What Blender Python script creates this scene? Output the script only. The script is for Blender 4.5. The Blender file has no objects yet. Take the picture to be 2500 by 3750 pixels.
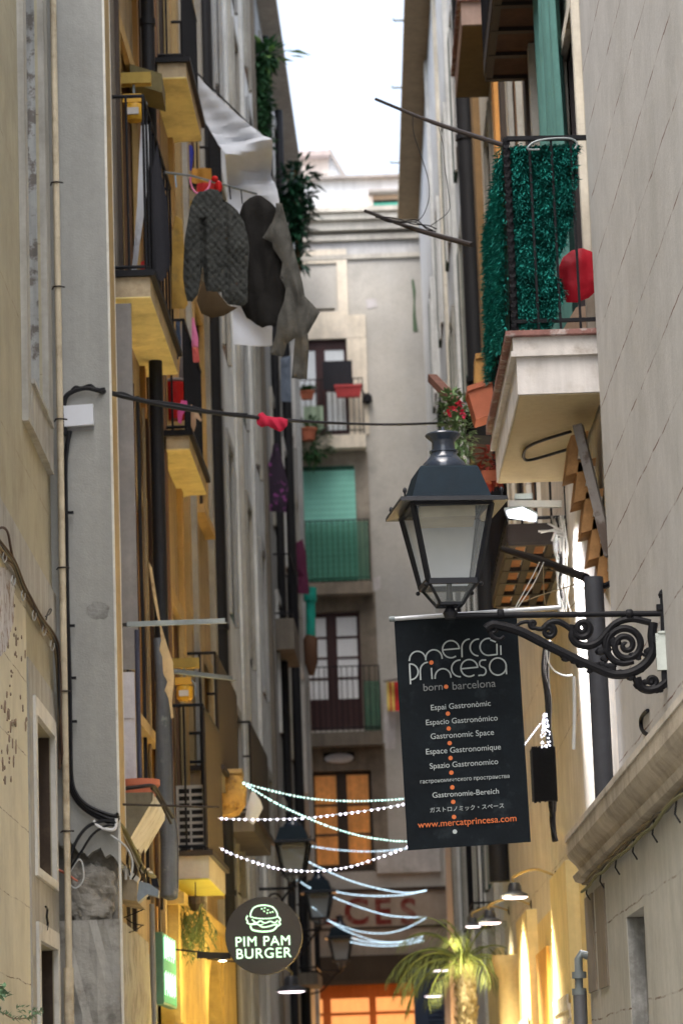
import bpy, bmesh, random
from math import *
from mathutils import Vector as V, Matrix, noise
from mathutils.geometry import delaunay_2d_cdt

# ------------------------------------------------------------------ camera
S = 2500/1568
F = 11000.0; CX, CY = 1250.0, 1875.0; EYE = 1.6
ROLL = radians(2.0)
_vx, _vy = 793.5*S-CX, -(2547*S-CY)
_ux = _vx*cos(ROLL)+_vy*sin(ROLL); _uy = -_vx*sin(ROLL)+_vy*cos(ROLL)
PITCH = atan2(-_uy, F); YAW = -atan2(_ux, sqrt(F*F+_uy*_uy))
def cam_dir(a, b, f):
    a, b = a*cos(ROLL)+b*sin(ROLL), -a*sin(ROLL)+b*cos(ROLL)
    y, z = f*cos(PITCH)-b*sin(PITCH), f*sin(PITCH)+b*cos(PITCH)
    return V((a*cos(YAW)+y*sin(YAW), -a*sin(YAW)+y*cos(YAW), z))
scene = bpy.context.scene
col = scene.collection
cam = bpy.data.cameras.new('camera'); camo = bpy.data.objects.new('camera', cam); col.objects.link(camo)
r_, u_, f_ = cam_dir(1,0,0), cam_dir(0,1,0), cam_dir(0,0,1)
m = Matrix.Identity(4)
for i in range(3): m[i][0], m[i][1], m[i][2] = r_[i], u_[i], -f_[i]
m.translation = V((0,0,EYE)); camo.matrix_world = m
cam.sensor_fit = 'VERTICAL'; cam.sensor_height = 36; cam.sensor_width = 24; cam.lens = F*36/3750
cam.clip_start = 0.5; cam.clip_end = 600
cam.dof.use_dof = True; cam.dof.focus_distance = 16.4; cam.dof.aperture_fstop = 4.3
scene.camera = camo

# ------------------------------------------------------------------ sky, sun, exposure
w = bpy.data.worlds.new('World'); scene.world = w; w.use_nodes = True
nt = w.node_tree; bg = nt.nodes['Background']
sky = nt.nodes.new('ShaderNodeTexSky'); sky.sky_type = 'NISHITA'; sky.sun_disc = False
SUN_EL, SUN_AZ = radians(62), radians(200)
sky.sun_elevation = SUN_EL; sky.sun_rotation = SUN_AZ; sky.dust_density = 4.0; sky.air_density = 1.0; sky.altitude = 0
hs = nt.nodes.new('ShaderNodeHueSaturation'); hs.inputs['Saturation'].default_value = 0.6
nt.links.new(sky.outputs[0], hs.inputs['Color']); nt.links.new(hs.outputs[0], bg.inputs['Color'])
bg.inputs['Strength'].default_value = 0.15
sun = bpy.data.lights.new('sun', 'SUN'); sun.energy = 0.6; sun.angle = radians(70); sun.color = (1.0, 0.98, 0.94)
suno = bpy.data.objects.new('sun', sun); col.objects.link(suno)
sd = V((sin(SUN_AZ)*cos(SUN_EL), cos(SUN_AZ)*cos(SUN_EL), sin(SUN_EL)))
suno.rotation_euler = sd.to_track_quat('Z', 'Y').to_euler(); suno.location = (0, 0, 60)
vs = scene.view_settings
scene.display_settings.display_device = 'sRGB'
vs.view_transform = 'Standard'; vs.look = 'None'; vs.gamma = 1; vs.exposure = 1.68
scene.cycles.use_denoising = True
scene.cycles.max_bounces = 10; scene.cycles.diffuse_bounces = 6; scene.cycles.glossy_bounces = 3
scene.cycles.transmission_bounces = 4; scene.cycles.transparent_max_bounces = 12; scene.cycles.sample_clamp_indirect = 6
scene.cycles.caustics_reflective = False; scene.cycles.caustics_refractive = False
random.seed(7)

# ------------------------------------------------------------------ points from the photograph's measured views
VIEWS = dict(U=(0,0,1/S), A=(0,0,2.412), B=(550,0,2.24), C=(1300,0,1.3067), D=(0,850,2.412), E=(550,600,2.24), F=(1300,850,1.3067),
  G=(0,1700,2.352), H=(550,1500,1.7422), I=(1300,1500,1.3067), J=(0,2550,1.96), K=(700,2700,1.7422), L=(1400,2950,1.4255),
  M=(1400,2150,2.3517), N=(1050,500,1.96), O=(350,2100,2.6127), P=(350,0,3.92), Q=(550,1050,2.6133), R=(1650,0,2.6133),
  S=(1550,1250,2.24), T=(1750,2150,2.138), V=(1000,2900,2.24), W=(550,3000,2.24), X=(750,2000,2.24))
def ray(v, x, y):
    o = VIEWS[v]
    return cam_dir(o[0]+x/o[2]-CX, -(o[1]+y/o[2]-CY), F)
EYEV = V((0,0,EYE))
def hit(v, x, y, n, d):           # meets the plane n.p = d
    r = ray(v, x, y); n = V(n)
    return EYEV + r*((d-n.dot(EYEV))/n.dot(r))
def aY(v, x, y, Y): return hit(v, x, y, (0,1,0), Y)
def aX(v, x, y, X): return hit(v, x, y, (1,0,0), X)
def aZ(v, x, y, Z): return hit(v, x, y, (0,0,1), Z)
def pxm(Y): return Y/F            # metres per source pixel at distance Y

# ------------------------------------------------------------------ materials
MATS = {}
def mat(name, c, rough=.85, metal=0.0, var=.14, sc=2.2, streak=.12, bump=.12, bsc=45, stain=None, emit=0, spec=.3, ssc=3.0, groove=None, alpha=None, trans=0):
    if name in MATS: return MATS[name]
    m = bpy.data.materials.new(name); m.use_nodes = True; MATS[name] = m
    t = m.node_tree; N = t.nodes; Lk = t.links; b = N['Principled BSDF']
    b.inputs['Roughness'].default_value = rough; b.inputs['Metallic'].default_value = metal
    b.inputs['Specular IOR Level'].default_value = spec
    g = N.new('ShaderNodeNewGeometry')
    def nz(scale, vec=None, det=5.0, ro=.6):
        n = N.new('ShaderNodeTexNoise'); n.inputs['Scale'].default_value = scale; n.inputs['Detail'].default_value = det
        n.inputs['Roughness'].default_value = ro
        Lk.new(vec if vec else g.outputs['Position'], n.inputs['Vector']); return n.outputs['Fac']
    def mth(op, a, bb, cl=False):
        n = N.new('ShaderNodeMath'); n.operation = op; n.use_clamp = cl
        for i, s in enumerate((a, bb)):
            if hasattr(s, 'links'): Lk.new(s, n.inputs[i])
            else: n.inputs[i].default_value = s
        return n.outputs[0]
    def rng(s, a, bb, lo, hi):
        n = N.new('ShaderNodeMapRange'); n.inputs[1].default_value = a; n.inputs[2].default_value = bb
        n.inputs[3].default_value = lo; n.inputs[4].default_value = hi; Lk.new(s, n.inputs[0]); return n.outputs[0]
    fac = None
    if var > 0:
        fac = rng(nz(sc), .3, .7, 1-var, 1+var)
        fac = mth('MULTIPLY', fac, rng(nz(sc*9), .3, .7, 1-var*.45, 1+var*.45))
    if streak > 0:
        vm = N.new('ShaderNodeVectorMath'); vm.operation = 'MULTIPLY'; vm.inputs[1].default_value = (1, 1, .06)
        Lk.new(g.outputs['Position'], vm.inputs[0])
        s = rng(nz(ssc*3, vm.outputs[0]), .35, .75, 1+streak*.5, 1-streak)
        fac = mth('MULTIPLY', fac, s) if fac else s
    cur = None
    def mix(f, a, bb):
        n = N.new('ShaderNodeMix'); n.data_type = 'RGBA'
        if hasattr(f, 'links'): Lk.new(f, n.inputs[0])
        else: n.inputs[0].default_value = f
        for i, s in ((6, a), (7, bb)):
            if hasattr(s, 'links'): Lk.new(s, n.inputs[i])
            else: n.inputs[i].default_value = (*s, 1)
        return n.outputs[2]
    cur = c
    if stain:
        sc2, lo, hi, scol = stain
        cur = mix(rng(nz(sc2, det=8.0, ro=.68), lo, hi, 0, 1), c, scol)
    if groove:                      # thin horizontal joints: groove=(spacing, width, colour)
        sp, wd, gc = groove
        sep = N.new('ShaderNodeSeparateXYZ'); Lk.new(g.outputs['Position'], sep.inputs[0])
        wob = mth('MULTIPLY', mth('SUBTRACT', nz(1.6, det=8.0), .5), .055)
        fr = mth('FRACT', mth('DIVIDE', mth('ADD', sep.outputs[2], wob), sp), 0)
        ln = mth('LESS_THAN', fr, wd/sp)
        ln = mth('MULTIPLY', ln, rng(nz(3.5), .42, .6, .1, 1))
        cur = mix(ln, cur, gc)
    if fac is not None:
        vv = N.new('ShaderNodeVectorMath'); vv.operation = 'SCALE'
        if hasattr(cur, 'links'): Lk.new(cur, vv.inputs[0])
        else: vv.inputs[0].default_value = cur
        Lk.new(fac, vv.inputs['Scale']); cur = vv.outputs[0]
    if hasattr(cur, 'links'): Lk.new(cur, b.inputs['Base Color'])
    else: b.inputs['Base Color'].default_value = (*cur, 1)
    if emit > 0:
        b.inputs['Emission Color'].default_value = (*c, 1); b.inputs['Emission Strength'].default_value = emit
    if bump > 0:
        bn = N.new('ShaderNodeBump'); bn.inputs['Strength'].default_value = bump*2; bn.inputs['Distance'].default_value = .01
        h = mth('ADD', nz(bsc), mth('MULTIPLY', nz(bsc*.13), 1.5))
        Lk.new(h, bn.inputs['Height']); Lk.new(bn.outputs[0], b.inputs['Normal'])
    if alpha is not None:
        b.inputs['Alpha'].default_value = alpha
    if trans:
        b.inputs['Transmission Weight'].default_value = trans
    return m
def glow(name, c, e): return mat(name, c, var=0, streak=0, bump=0, emit=e)

# ------------------------------------------------------------------ mesh building
class MB:
    def __init__(s): s.v = []; s.f = []
    def face(s, *p):
        n = len(s.v); s.v += [V(q) for q in p]; s.f.append(tuple(range(n, n+len(p))))
    def hexa(s, p):                 # 8 corners: bottom ring 0-3, top ring 4-7
        n = len(s.v); s.v += [V(q) for q in p]
        for q in ((3,2,1,0),(4,5,6,7),(0,1,5,4),(1,2,6,5),(2,3,7,6),(3,0,4,7)): s.f.append(tuple(n+i for i in q))
        return s
    def box(s, x0, x1, y0, y1, z0, z1):
        return s.hexa([(x0,y0,z0),(x1,y0,z0),(x1,y1,z0),(x0,y1,z0),(x0,y0,z1),(x1,y0,z1),(x1,y1,z1),(x0,y1,z1)])
    def obox(s, o, a, b, c):
        o, a, b, c = V(o), V(a), V(b), V(c)
        return s.hexa([o,o+a,o+a+b,o+b,o+c,o+a+c,o+a+b+c,o+b+c])
    def prism(s, pts, e):
        n = len(s.v); k = len(pts); e = V(e)
        s.v += [V(p) for p in pts]+[V(p)+e for p in pts]
        s.f.append(tuple(n+i for i in reversed(range(k)))); s.f.append(tuple(n+k+i for i in range(k)))
        for i in range(k):
            j = (i+1) % k; s.f.append((n+i, n+j, n+k+j, n+k+i))
        return s
    def tube(s, pts, r, n=8, flat=None):
        pts = [V(p) for p in pts]; k = len(pts)
        if k < 2: return s
        rs = r if isinstance(r, (list, tuple)) else [r]*k
        base = len(s.v); up = None
        for i, p in enumerate(pts):
            d = (pts[min(i+1,k-1)]-pts[max(i-1,0)])
            d = d.normalized() if d.length > 1e-9 else V((0,0,1))
            if up is None:
                up = V((0,0,1)) if abs(d.z) < .9 else V((0,1,0))
                if flat: up = V(flat)
            a = d.cross(up); a = a.normalized() if a.length > 1e-6 else d.orthogonal().normalized()
            bb = a.cross(d).normalized(); up = bb if not flat else up
            for j in range(n):
                t = 2*pi*j/n; s.v.append(p+a*cos(t)*rs[i]+bb*sin(t)*rs[i])
        for i in range(k-1):
            for j in range(n):
                j2 = (j+1) % n
                s.f.append((base+i*n+j, base+i*n+j2, base+(i+1)*n+j2, base+(i+1)*n+j))
        s.f.append(tuple(base+j for j in reversed(range(n)))); s.f.append(tuple(base+(k-1)*n+j for j in range(n)))
        return s
    def bar(s, a, b, w, h=None, up=(0,0,1)):      # rectangular bar from a to b
        a, b = V(a), V(b); h = h or w; d = (b-a).normalized(); up = V(up)
        x = d.cross(up)
        if x.length < 1e-4: x = d.cross(V((0,1,0)))
        x = x.normalized()*w/2; y = x.cross(d).normalized()*h/2
        return s.hexa([a-x-y,a+x-y,a+x+y,a-x+y,b-x-y,b+x-y,b+x+y,b-x+y])
    def lathe(s, c, prof, n=16, ph=0, ax=None):
        c = V(c); base = len(s.v)
        X, Yv, Z = ax or (V((1,0,0)), V((0,1,0)), V((0,0,1)))
        for r, z in prof:
            for j in range(n):
                t = 2*pi*j/n+ph; s.v.append(c+X*cos(t)*r+Yv*sin(t)*r+Z*z)
        for i in range(len(prof)-1):
            for j in range(n):
                j2 = (j+1) % n; s.f.append((base+i*n+j, base+i*n+j2, base+(i+1)*n+j2, base+(i+1)*n+j))
        s.f.append(tuple(base+j for j in reversed(range(n)))); q = base+(len(prof)-1)*n
        s.f.append(tuple(q+j for j in range(n)))
        return s
    def ball(s, c, r, n=8, sq=(1,1,1)):
        c = V(c); base = len(s.v); m = max(4, n//2)
        for i in range(m+1):
            th = pi*i/m
            for j in range(n):
                t = 2*pi*j/n
                s.v.append(c+V((sin(th)*cos(t)*r*sq[0], sin(th)*sin(t)*r*sq[1], cos(th)*r*sq[2])))
        for i in range(m):
            for j in range(n):
                j2 = (j+1) % n; s.f.append((base+i*n+j, base+(i+1)*n+j, base+(i+1)*n+j2, base+i*n+j2))
        return s
    def sheet(s, rows):             # grid of points
        base = len(s.v); nc = len(rows[0])
        for r in rows: s.v += [V(p) for p in r]
        for i in range(len(rows)-1):
            for j in range(nc-1): s.f.append((base+i*nc+j, base+i*nc+j+1, base+(i+1)*nc+j+1, base+(i+1)*nc+j))
        return s
    def leaf(s, p, d, L, wd, bend=0.0, up=None):
        p, d = V(p), V(d).normalized(); sd_ = d.cross(up or V((0,0,1)))
        sd_ = sd_.normalized() if sd_.length > 1e-3 else V((1,0,0)); dn = V((0,0,-1))*bend*L
        n = len(s.v)
        s.v += [p, p+d*L*.45+sd_*wd/2+dn*.2, p+d*L+dn, p+d*L*.45-sd_*wd/2+dn*.2]; s.f.append((n,n+1,n+2,n+3))
        return s
    def pillow(s, pts, O, ax, ay, t, res, k=.05, fold=None, tn=None):
        """closed outline in the plane O,ax,ay (2-D pts), inflated to thickness t; fold(x,y) bends the whole sheet"""
        O, ax, ay = V(O), V(ax), V(ay); nn = ax.cross(ay).normalized()
        b = []
        for i, p in enumerate(pts):
            q = pts[(i+1) % len(pts)]; L = hypot(q[0]-p[0], q[1]-p[1]); m_ = max(1, int(L/res))
            for j in range(m_): b.append((p[0]+(q[0]-p[0])*j/m_, p[1]+(q[1]-p[1])*j/m_))
        def dist(x, y):
            best = 1e9
            for i in range(len(pts)):
                p, q = pts[i], pts[(i+1) % len(pts)]; ex, ey = q[0]-p[0], q[1]-p[1]; L2 = ex*ex+ey*ey or 1e-12
                u = max(0, min(1, ((x-p[0])*ex+(y-p[1])*ey)/L2)); best = min(best, hypot(p[0]+u*ex-x, p[1]+u*ey-y))
            return best
        def inside(x, y):
            c_ = False
            for i in range(len(pts)):
                p, q = pts[i], pts[i-1]
                if (p[1] > y) != (q[1] > y) and x < (q[0]-p[0])*(y-p[1])/(q[1]-p[1])+p[0]: c_ = not c_
            return c_
        x0, x1 = min(p[0] for p in pts), max(p[0] for p in pts); y0, y1 = min(p[1] for p in pts), max(p[1] for p in pts)
        inn = []; yy = y0+res/2; odd = 0
        while yy < y1:
            xx = x0+(res/2 if odd else 0)
            while xx < x1:
                if inside(xx, yy) and dist(xx, yy) > res*.45: inn.append((xx, yy))
                xx += res
            yy += res*.87; odd ^= 1
        nb = len(b)
        vv, _, ff, *_ = delaunay_2d_cdt([V(p) for p in b+inn], [], [list(range(nb))], 1, 1e-6)
        base = len(s.v); nv = len(vv)
        fr, bk = [], []
        for p in vv:
            d = dist(p.x, p.y); h = t*(1-exp(-d/k)) if d > 1e-6 else 0
            z = fold(p.x, p.y) if fold else 0
            P_ = O+ax*p.x+ay*p.y
            fr.append(P_+nn*(z+h)); bk.append(P_+nn*(z-h-.001))
        s.v += fr+bk
        for f in ff:
            s.f.append(tuple(base+i for i in f)); s.f.append(tuple(base+nv+i for i in reversed(f)))
        return s
    def build(s, name, m, parent=None, smooth=False, label=None):
        off = V((0,0,0)); p = parent
        while p is not None: off += p.location; p = p.parent
        me = bpy.data.meshes.new(name)
        if parent is None:
            mn = V((min(q.x for q in s.v), min(q.y for q in s.v), min(q.z for q in s.v))); mx = V((max(q.x for q in s.v), max(q.y for q in s.v), max(q.z for q in s.v)))
            off = V(((mn.x+mx.x)/2, (mn.y+mx.y)/2, mn.z))
        me.from_pydata([tuple(q-off) for q in s.v], [], s.f)
        bm = bmesh.new(); bm.from_mesh(me)
        bmesh.ops.recalc_face_normals(bm, faces=bm.faces); bm.to_mesh(me); bm.free()
        if smooth:
            for pgn in me.polygons: pgn.use_smooth = True
            try: me.set_sharp_from_angle(angle=radians(40))
            except Exception: pass
        me.materials.append(m)
        o = bpy.data.objects.new(name, me); col.objects.link(o)
        if parent is None: o.location = off
        else: o.parent = parent
        if label: o['label'] = label
        return o
def tag(o, label, cat, group=None, kind=None):
    if label: o['label'] = label
    if cat: o['category'] = cat
    if group: o['group'] = group
    if kind: o['kind'] = kind
    return o
def thing(name, label, cat, loc, group=None):
    o = bpy.data.objects.new(name, None); col.objects.link(o); o.location = V(loc); o.empty_display_size = .1
    return tag(o, label, cat, group)
def one(mb, name, m, label, cat, group=None, kind=None, smooth=False):
    return tag(mb.build(name, m, None, smooth), label, cat, group, kind)
def struct(mb, name, m): return tag(mb.build(name, m), None, None, None, 'structure')
def smoothline(pts, n=6):           # Catmull-Rom through points
    pts = [V(p) for p in pts]; out = []
    for i in range(len(pts)-1):
        p0, p1, p2, p3 = pts[max(i-1,0)], pts[i], pts[i+1], pts[min(i+2,len(pts)-1)]
        for j in range(n):
            t = j/n
            out.append(.5*((2*p1)+(p2-p0)*t+(2*p0-5*p1+4*p2-p3)*t*t+(3*p1-p0-3*p2+p3)*t**3))
    out.append(pts[-1]); return out
def lettering(body, name, m, parent, O, ax, ay, size, depth=.002, align='CENTER', shear=0, space=1.0, bold=0.0, width=None):
    c = bpy.data.curves.new(name, 'FONT'); c.body = body; c.size = size; c.align_x = align; c.extrude = depth; c.shear = shear
    c.space_character = space; c.offset = bold
    o = bpy.data.objects.new(name, c); col.objects.link(o)
    dg = bpy.context.evaluated_depsgraph_get(); me = bpy.data.meshes.new_from_object(o.evaluated_get(dg))
    bpy.data.objects.remove(o)
    ax, ay = V(ax).normalized(), V(ay).normalized(); nn = ax.cross(ay)
    xs = [q.co.x for q in me.vertices]; k = 1.0
    if width and xs: k = width/(max(xs)-min(xs))
    mb = MB(); mb.v = [V(O)+ax*q.co.x*k+ay*q.co.y*(k if width else 1)+nn*q.co.z for q in me.vertices]
    mb.f = [tuple(p.vertices) for p in me.polygons]; bpy.data.meshes.remove(me)
    return mb.build(name, m, parent)

class Facade:                       # a vertical wall plane X = a + b*Y; o is metres out into the alley
    def __init__(s, a, b, sg): s.a, s.b, s.sg = a, b, sg
    def pt(s, y, z, o=0): return V((s.a+s.b*y+s.sg*o, y, z))
    def on(s, v, x, y, o=0): return hit(v, x, y, (1, -s.b, 0), s.a+s.sg*o)
    def box(s, mb, y0, y1, z0, z1, o0, o1):
        return mb.hexa([s.pt(y0,z0,o0),s.pt(y1,z0,o0),s.pt(y1,z0,o1),s.pt(y0,z0,o1),s.pt(y0,z1,o0),s.pt(y1,z1,o0),s.pt(y1,z1,o1),s.pt(y0,z1,o1)])
    def wall(s, mb, y0, y1, z0, z1, ops=(), rev=.22, deep=5.0):
        ys = sorted({y0, y1, *[q for o in ops for q in o[:2]]}); zs = sorted({z0, z1, *[q for o in ops for q in o[2:4]]})
        for i in range(len(ys)-1):
            for j in range(len(zs)-1):
                cy, cz = (ys[i]+ys[i+1])/2, (zs[j]+zs[j+1])/2
                if any(o[0] < cy < o[1] and o[2] < cz < o[3] for o in ops): continue
                mb.face(s.pt(ys[i],zs[j]), s.pt(ys[i+1],zs[j]), s.pt(ys[i+1],zs[j+1]), s.pt(ys[i],zs[j+1]))
        for a, b, c, d in [o[:4] for o in ops]:
            mb.face(s.pt(a,c),s.pt(a,d),s.pt(a,d,-rev),s.pt(a,c,-rev)); mb.face(s.pt(b,c),s.pt(b,d),s.pt(b,d,-rev),s.pt(b,c,-rev))
            mb.face(s.pt(a,c),s.pt(b,c),s.pt(b,c,-rev),s.pt(a,c,-rev)); mb.face(s.pt(a,d),s.pt(b,d),s.pt(b,d,-rev),s.pt(a,d,-rev))
        for y in (y0, y1): mb.face(s.pt(y,z0),s.pt(y,z1),s.pt(y,z1,-deep),s.pt(y,z0,-deep))
        mb.face(s.pt(y0,z1),s.pt(y1,z1),s.pt(y1,z1,-deep),s.pt(y0,z1,-deep))
        mb.face(s.pt(y0,z0,-deep),s.pt(y1,z0,-deep),s.pt(y1,z1,-deep),s.pt(y0,z1,-deep))
        return mb
    def window(s, bld, y0, y1, z0, z1, m_sh, m_fr, rev=.22, sur=.12, proud=.04, slats=True, m_sur=None, glass=None, sill=True):
        """shutters or glass set back in an opening, with a raised surround and a sill"""
        mb = MB(); ym = (y0+y1)/2
        for a, b in ((y0+.005, ym-.01), (ym+.01, y1-.005)):
            s.box(mb, a, b, z0+.005, z1-.005, -rev, -rev+.05)
            if slats:
                z = z0+.12
                while z < z1-.12:
                    s.box(mb, a+.08, b-.08, z, z+.035, -rev+.05, -rev+.07); z += .07
            for q in (a, b-.06): s.box(mb, q, q+.06, z0+.005, z1-.005, -rev+.05, -rev+.075)
        wn = mb.build('window', glass or m_sh, bld)
        lb = MB(); s.box(lb, y1-.012, y1-.002, z0+.003, z1-.003, -rev+.08, -.012); lb.build('reveal_board', m_sh, wn)
        if sur > 0:
            fb = MB()
            s.box(fb, y0-sur, y0, z0, z1+sur, -.02, proud); s.box(fb, y1, y1+sur, z0, z1+sur, -.02, proud); s.box(fb, y0, y1, z1, z1+sur, -.02, proud-.003)
            fb.build('surround', m_sur or m_fr, wn)
            if not sill: return wn
            sb = MB(); s.box(sb, y0-sur-.04, y1+sur+.04, z0-.09, z0, -.02, proud+.06); sb.build('sill', m_sur or m_fr, wn)
        return wn
def group_part(name, bld, loc, label=None):      # an Empty part of a building that parents sub-parts
    o = bpy.data.objects.new(name, None); col.objects.link(o); o.parent = bld; o.location = V(loc)-bld.location; o.empty_display_size = .1
    if label: o['label'] = label
    return o
class FacadeY(Facade):              # a wall across the alley at distance Y; first coordinate is X
    def __init__(s, Y): s.Y = Y
    def pt(s, x, z, o=0): return V((x, s.Y-o, z))
    def on(s, v, x, y, o=0): return aY(v, x, y, s.Y-o)
def balcony(fac, bld, label, y0, y1, zb, dep, hs_, m_slab, m_rail, rail=1.05, step=.12, m_under=None, cap=None, panel=None, r=.011, far=None, cham=.0, rowz=(0.12,)):
    """concrete slab on the facade with an iron railing; zb underside, hs_ slab height"""
    t = group_part('balcony', bld, fac.pt((y0+y1)/2, zb, dep/2), label)
    mb = MB()
    if cham:
        poly = [fac.pt(y0,zb,-.05), fac.pt(y0,zb,dep), fac.pt(y1-cham*.2,zb,dep), fac.pt(y1,zb,dep-cham*.25), fac.pt(y1,zb,cham), fac.pt(y1+cham*1.2,zb,-.05)]
        mb.prism(poly, (0,0,hs_))
    else: fac.box(mb, y0, y1, zb, zb+hs_, -.05, dep)
    mb.build('slab', m_slab, t)
    if m_under:
        ub = MB()
        if cham: ub.prism([p+V((0,0,-.012)) for p in poly], (0,0,.010))
        else: fac.box(ub, y0+.01, y1-.01, zb-.012, zb-.002, -.04, dep-.01)
        ub.build('underside', m_under, t)
    if cap:
        cb = MB(); fac.box(cb, y0-.04, y1+.04, zb+hs_, zb+hs_+.05, -.05, dep+.04); cb.build('slab_cap', cap, t)
    zt = zb+hs_+.06
    if rail:
        for z in (zt+.03, zt+rail):
            rb = MB(); rb.tube([fac.pt(y0+.03,z,0), fac.pt(y0+.03,z,dep-.03), fac.pt(y1-.03,z,dep-.03), fac.pt(y1-.03,z,0)], r*1.5, 6)
            rb.build('handrail', m_rail, t)
        n = max(2, int((dep-.03)/step))
        for yy in (y0+.03, y1-.03):
            for i in range(1, n+1):
                o = (dep-.03)*i/n; bb = MB(); bb.tube([fac.pt(yy,zt-.06,o), fac.pt(yy,zt+rail,o)], r, 5); bb.build('baluster', m_rail, t)
        n = int((y1-y0)/step)
        for i in range(1, n):
            yy = y0+(y1-y0)*i/n; bb = MB(); bb.tube([fac.pt(yy,zt-.06,dep-.03), fac.pt(yy,zt+rail,dep-.03)], r, 5); bb.build('baluster', m_rail, t)
    if panel:
        pb = MB(); fac.box(pb, y0+.05, y1-.05, zt-.03, zt+rail*.97, dep-.02, dep-.005); pb.build('screen_panel', panel, t)
    return t
# ------------------------------------------------------------------ palette
cream = mat('cream_stucco', (.38,.345,.245), var=.1, stain=(1.3,.5,.75,(.29,.255,.175)), streak=.06, bump=.1, groove=(.98,.007,(.2,.145,.09)))
stone = mat('pale_stone', (.37,.355,.315), stain=(2.5,.48,.7,(.30,.285,.245)), streak=.25)
grey_render = mat('grey_render', (.30,.30,.28), var=.1, stain=(1.1,.48,.75,(.22,.22,.205)), streak=.1, bump=.2, bsc=70)
tan_trim = mat('tan_trim', (.40,.29,.14), streak=.15)
white_trim = mat('white_trim', (.62,.60,.54), stain=(6,.55,.7,(.45,.42,.36)))
ochre = mat('ochre_stucco', (.37,.28,.165), stain=(1.5,.45,.7,(.25,.18,.105)), streak=.35)
yellow_under = mat('yellow_soffit', (.80,.67,.30), var=.13, stain=(2.4,.5,.7,(.56,.45,.2)), streak=.05)
concrete = mat('concrete', (.36,.34,.30), stain=(4,.5,.7,(.24,.22,.19)), bump=.25)
rough_stone = mat('rough_stone', (.27,.255,.225), stain=(5,.45,.65,(.14,.125,.10)), bump=.6, bsc=18)
cement = mat('old_cement', (.34,.33,.30), stain=(3.5,.5,.62,(.20,.19,.17)), bump=.45, bsc=22)
pale_wall = mat('pale_wall', (.60,.60,.58), stain=(1,.5,.75,(.47,.46,.43)), streak=.2)
grey_wall = mat('grey_wall', (.34,.345,.34), stain=(1,.5,.75,(.27,.25,.22)), streak=.25)
brown_wall = mat('brown_wall', (.16,.14,.115), stain=(1,.5,.75,(.17,.14,.1)), streak=.25)
light_wall = mat('light_wall', (.485,.47,.45), var=.09, stain=(.8,.46,.72,(.41,.395,.37)), streak=.025, groove=(.46,.012,(.17,.10,.08)), bump=.12)
plinth_m = mat('plinth_stucco', (.44,.42,.365), var=.1, stain=(1.4,.48,.72,(.34,.32,.27)), streak=.09, groove=(.52,.01,(.15,.1,.07)))
ledge_m = mat('ledge_stone', (.42,.36,.28), stain=(3,.45,.65,(.27,.23,.175)), streak=.12, bump=.3)
cream_far = mat('cream_far', (.49,.465,.42), stain=(.55,.46,.68,(.36,.35,.33)), streak=.07, ssc=1.0)
yellow_wall = mat('yellow_wall', (.70,.56,.27), var=.1, stain=(1.5,.5,.75,(.56,.43,.2)), streak=.2)
orange_wall = mat('orange_wall', (.62,.34,.08), var=.1, streak=.15)
eave_m = mat('eave_boards', (.30,.22,.13), streak=.2)
eave_grey = mat('eave_grey', (.34,.31,.27), streak=.2)
iron = mat('black_iron', (.008,.008,.010), rough=.5, var=.2, streak=0, bump=.1, spec=.15)
iron_brown = mat('brown_iron', (.02,.014,.012), rough=.6, streak=0, bump=.1)
pipe_black = mat('black_pipe', (.011,.011,.013), rough=.6, var=.2, streak=.1, bump=.05)
dark_wood = mat('dark_wood', (.05,.035,.025), rough=.6, streak=.3)
brown_wood = mat('brown_wood', (.16,.085,.04), rough=.6, streak=.3)
orange_wood = mat('orange_wood', (.36,.19,.05), rough=.6, streak=.3)
red_wood = mat('red_wood', (.055,.022,.022), rough=.5, streak=.2)
dark_void = mat('dark_room', (.02,.018,.016), bump=0, streak=0)
cable_m = mat('cable_black', (.007,.007,.009), rough=.5, var=.1, streak=0, bump=0)
cable_tan = mat('cable_tan', (.20,.15,.08), rough=.6, var=.2, streak=0, bump=0)
cable_grey = mat('cable_grey', (.45,.46,.45), rough=.5, var=.1, streak=0, bump=0)
galv = mat('galvanised_steel', (.22,.25,.255), rough=.5, metal=.3, var=.15, streak=.1, bump=.05)
terracotta = mat('terracotta', (.42,.13,.07), rough=.8, var=.12, streak=.1)
white_cloth = mat('white_cloth', (.58,.60,.64), rough=.95, var=.05, streak=.05, bump=.1)
glass_pale = mat('pale_glass', (.55,.60,.62), rough=.12, var=.06, streak=.1, bump=.02, spec=.7)
leaf_dark = mat('leaf_dark', (.035,.10,.035), rough=.6, var=.5, sc=9, streak=0, bump=0)
leaf_mid = mat('leaf_mid', (.07,.17,.045), rough=.6, var=.5, sc=9, streak=0, bump=0)

FL1 = Facade(-2.0, 0, 1); FL = Facade(-2.31, .03, 1); FR1 = Facade(1.8, 0, -1); FR = Facade(1.69, .008, -1); FE = FacadeY(62.0)
PX = -1.555                                  # alley side of the grey pillar

# ------------------------------------------------------------------ ground
mb = MB(); mb.face((-300,-60,-.01),(300,-60,-.01),(300,400,-.01),(-300,400,-.01))
struct(mb, 'ground', mat('ground_earth', (.24,.235,.22)))
mb = MB(); mb.box(-1.95, 1.75, -30, 62, -.008, .0)
struct(mb, 'paved_street', mat('paving', (.27,.265,.25), rough=.7, stain=(6,.5,.6,(.2,.195,.185)), groove=None))

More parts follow.
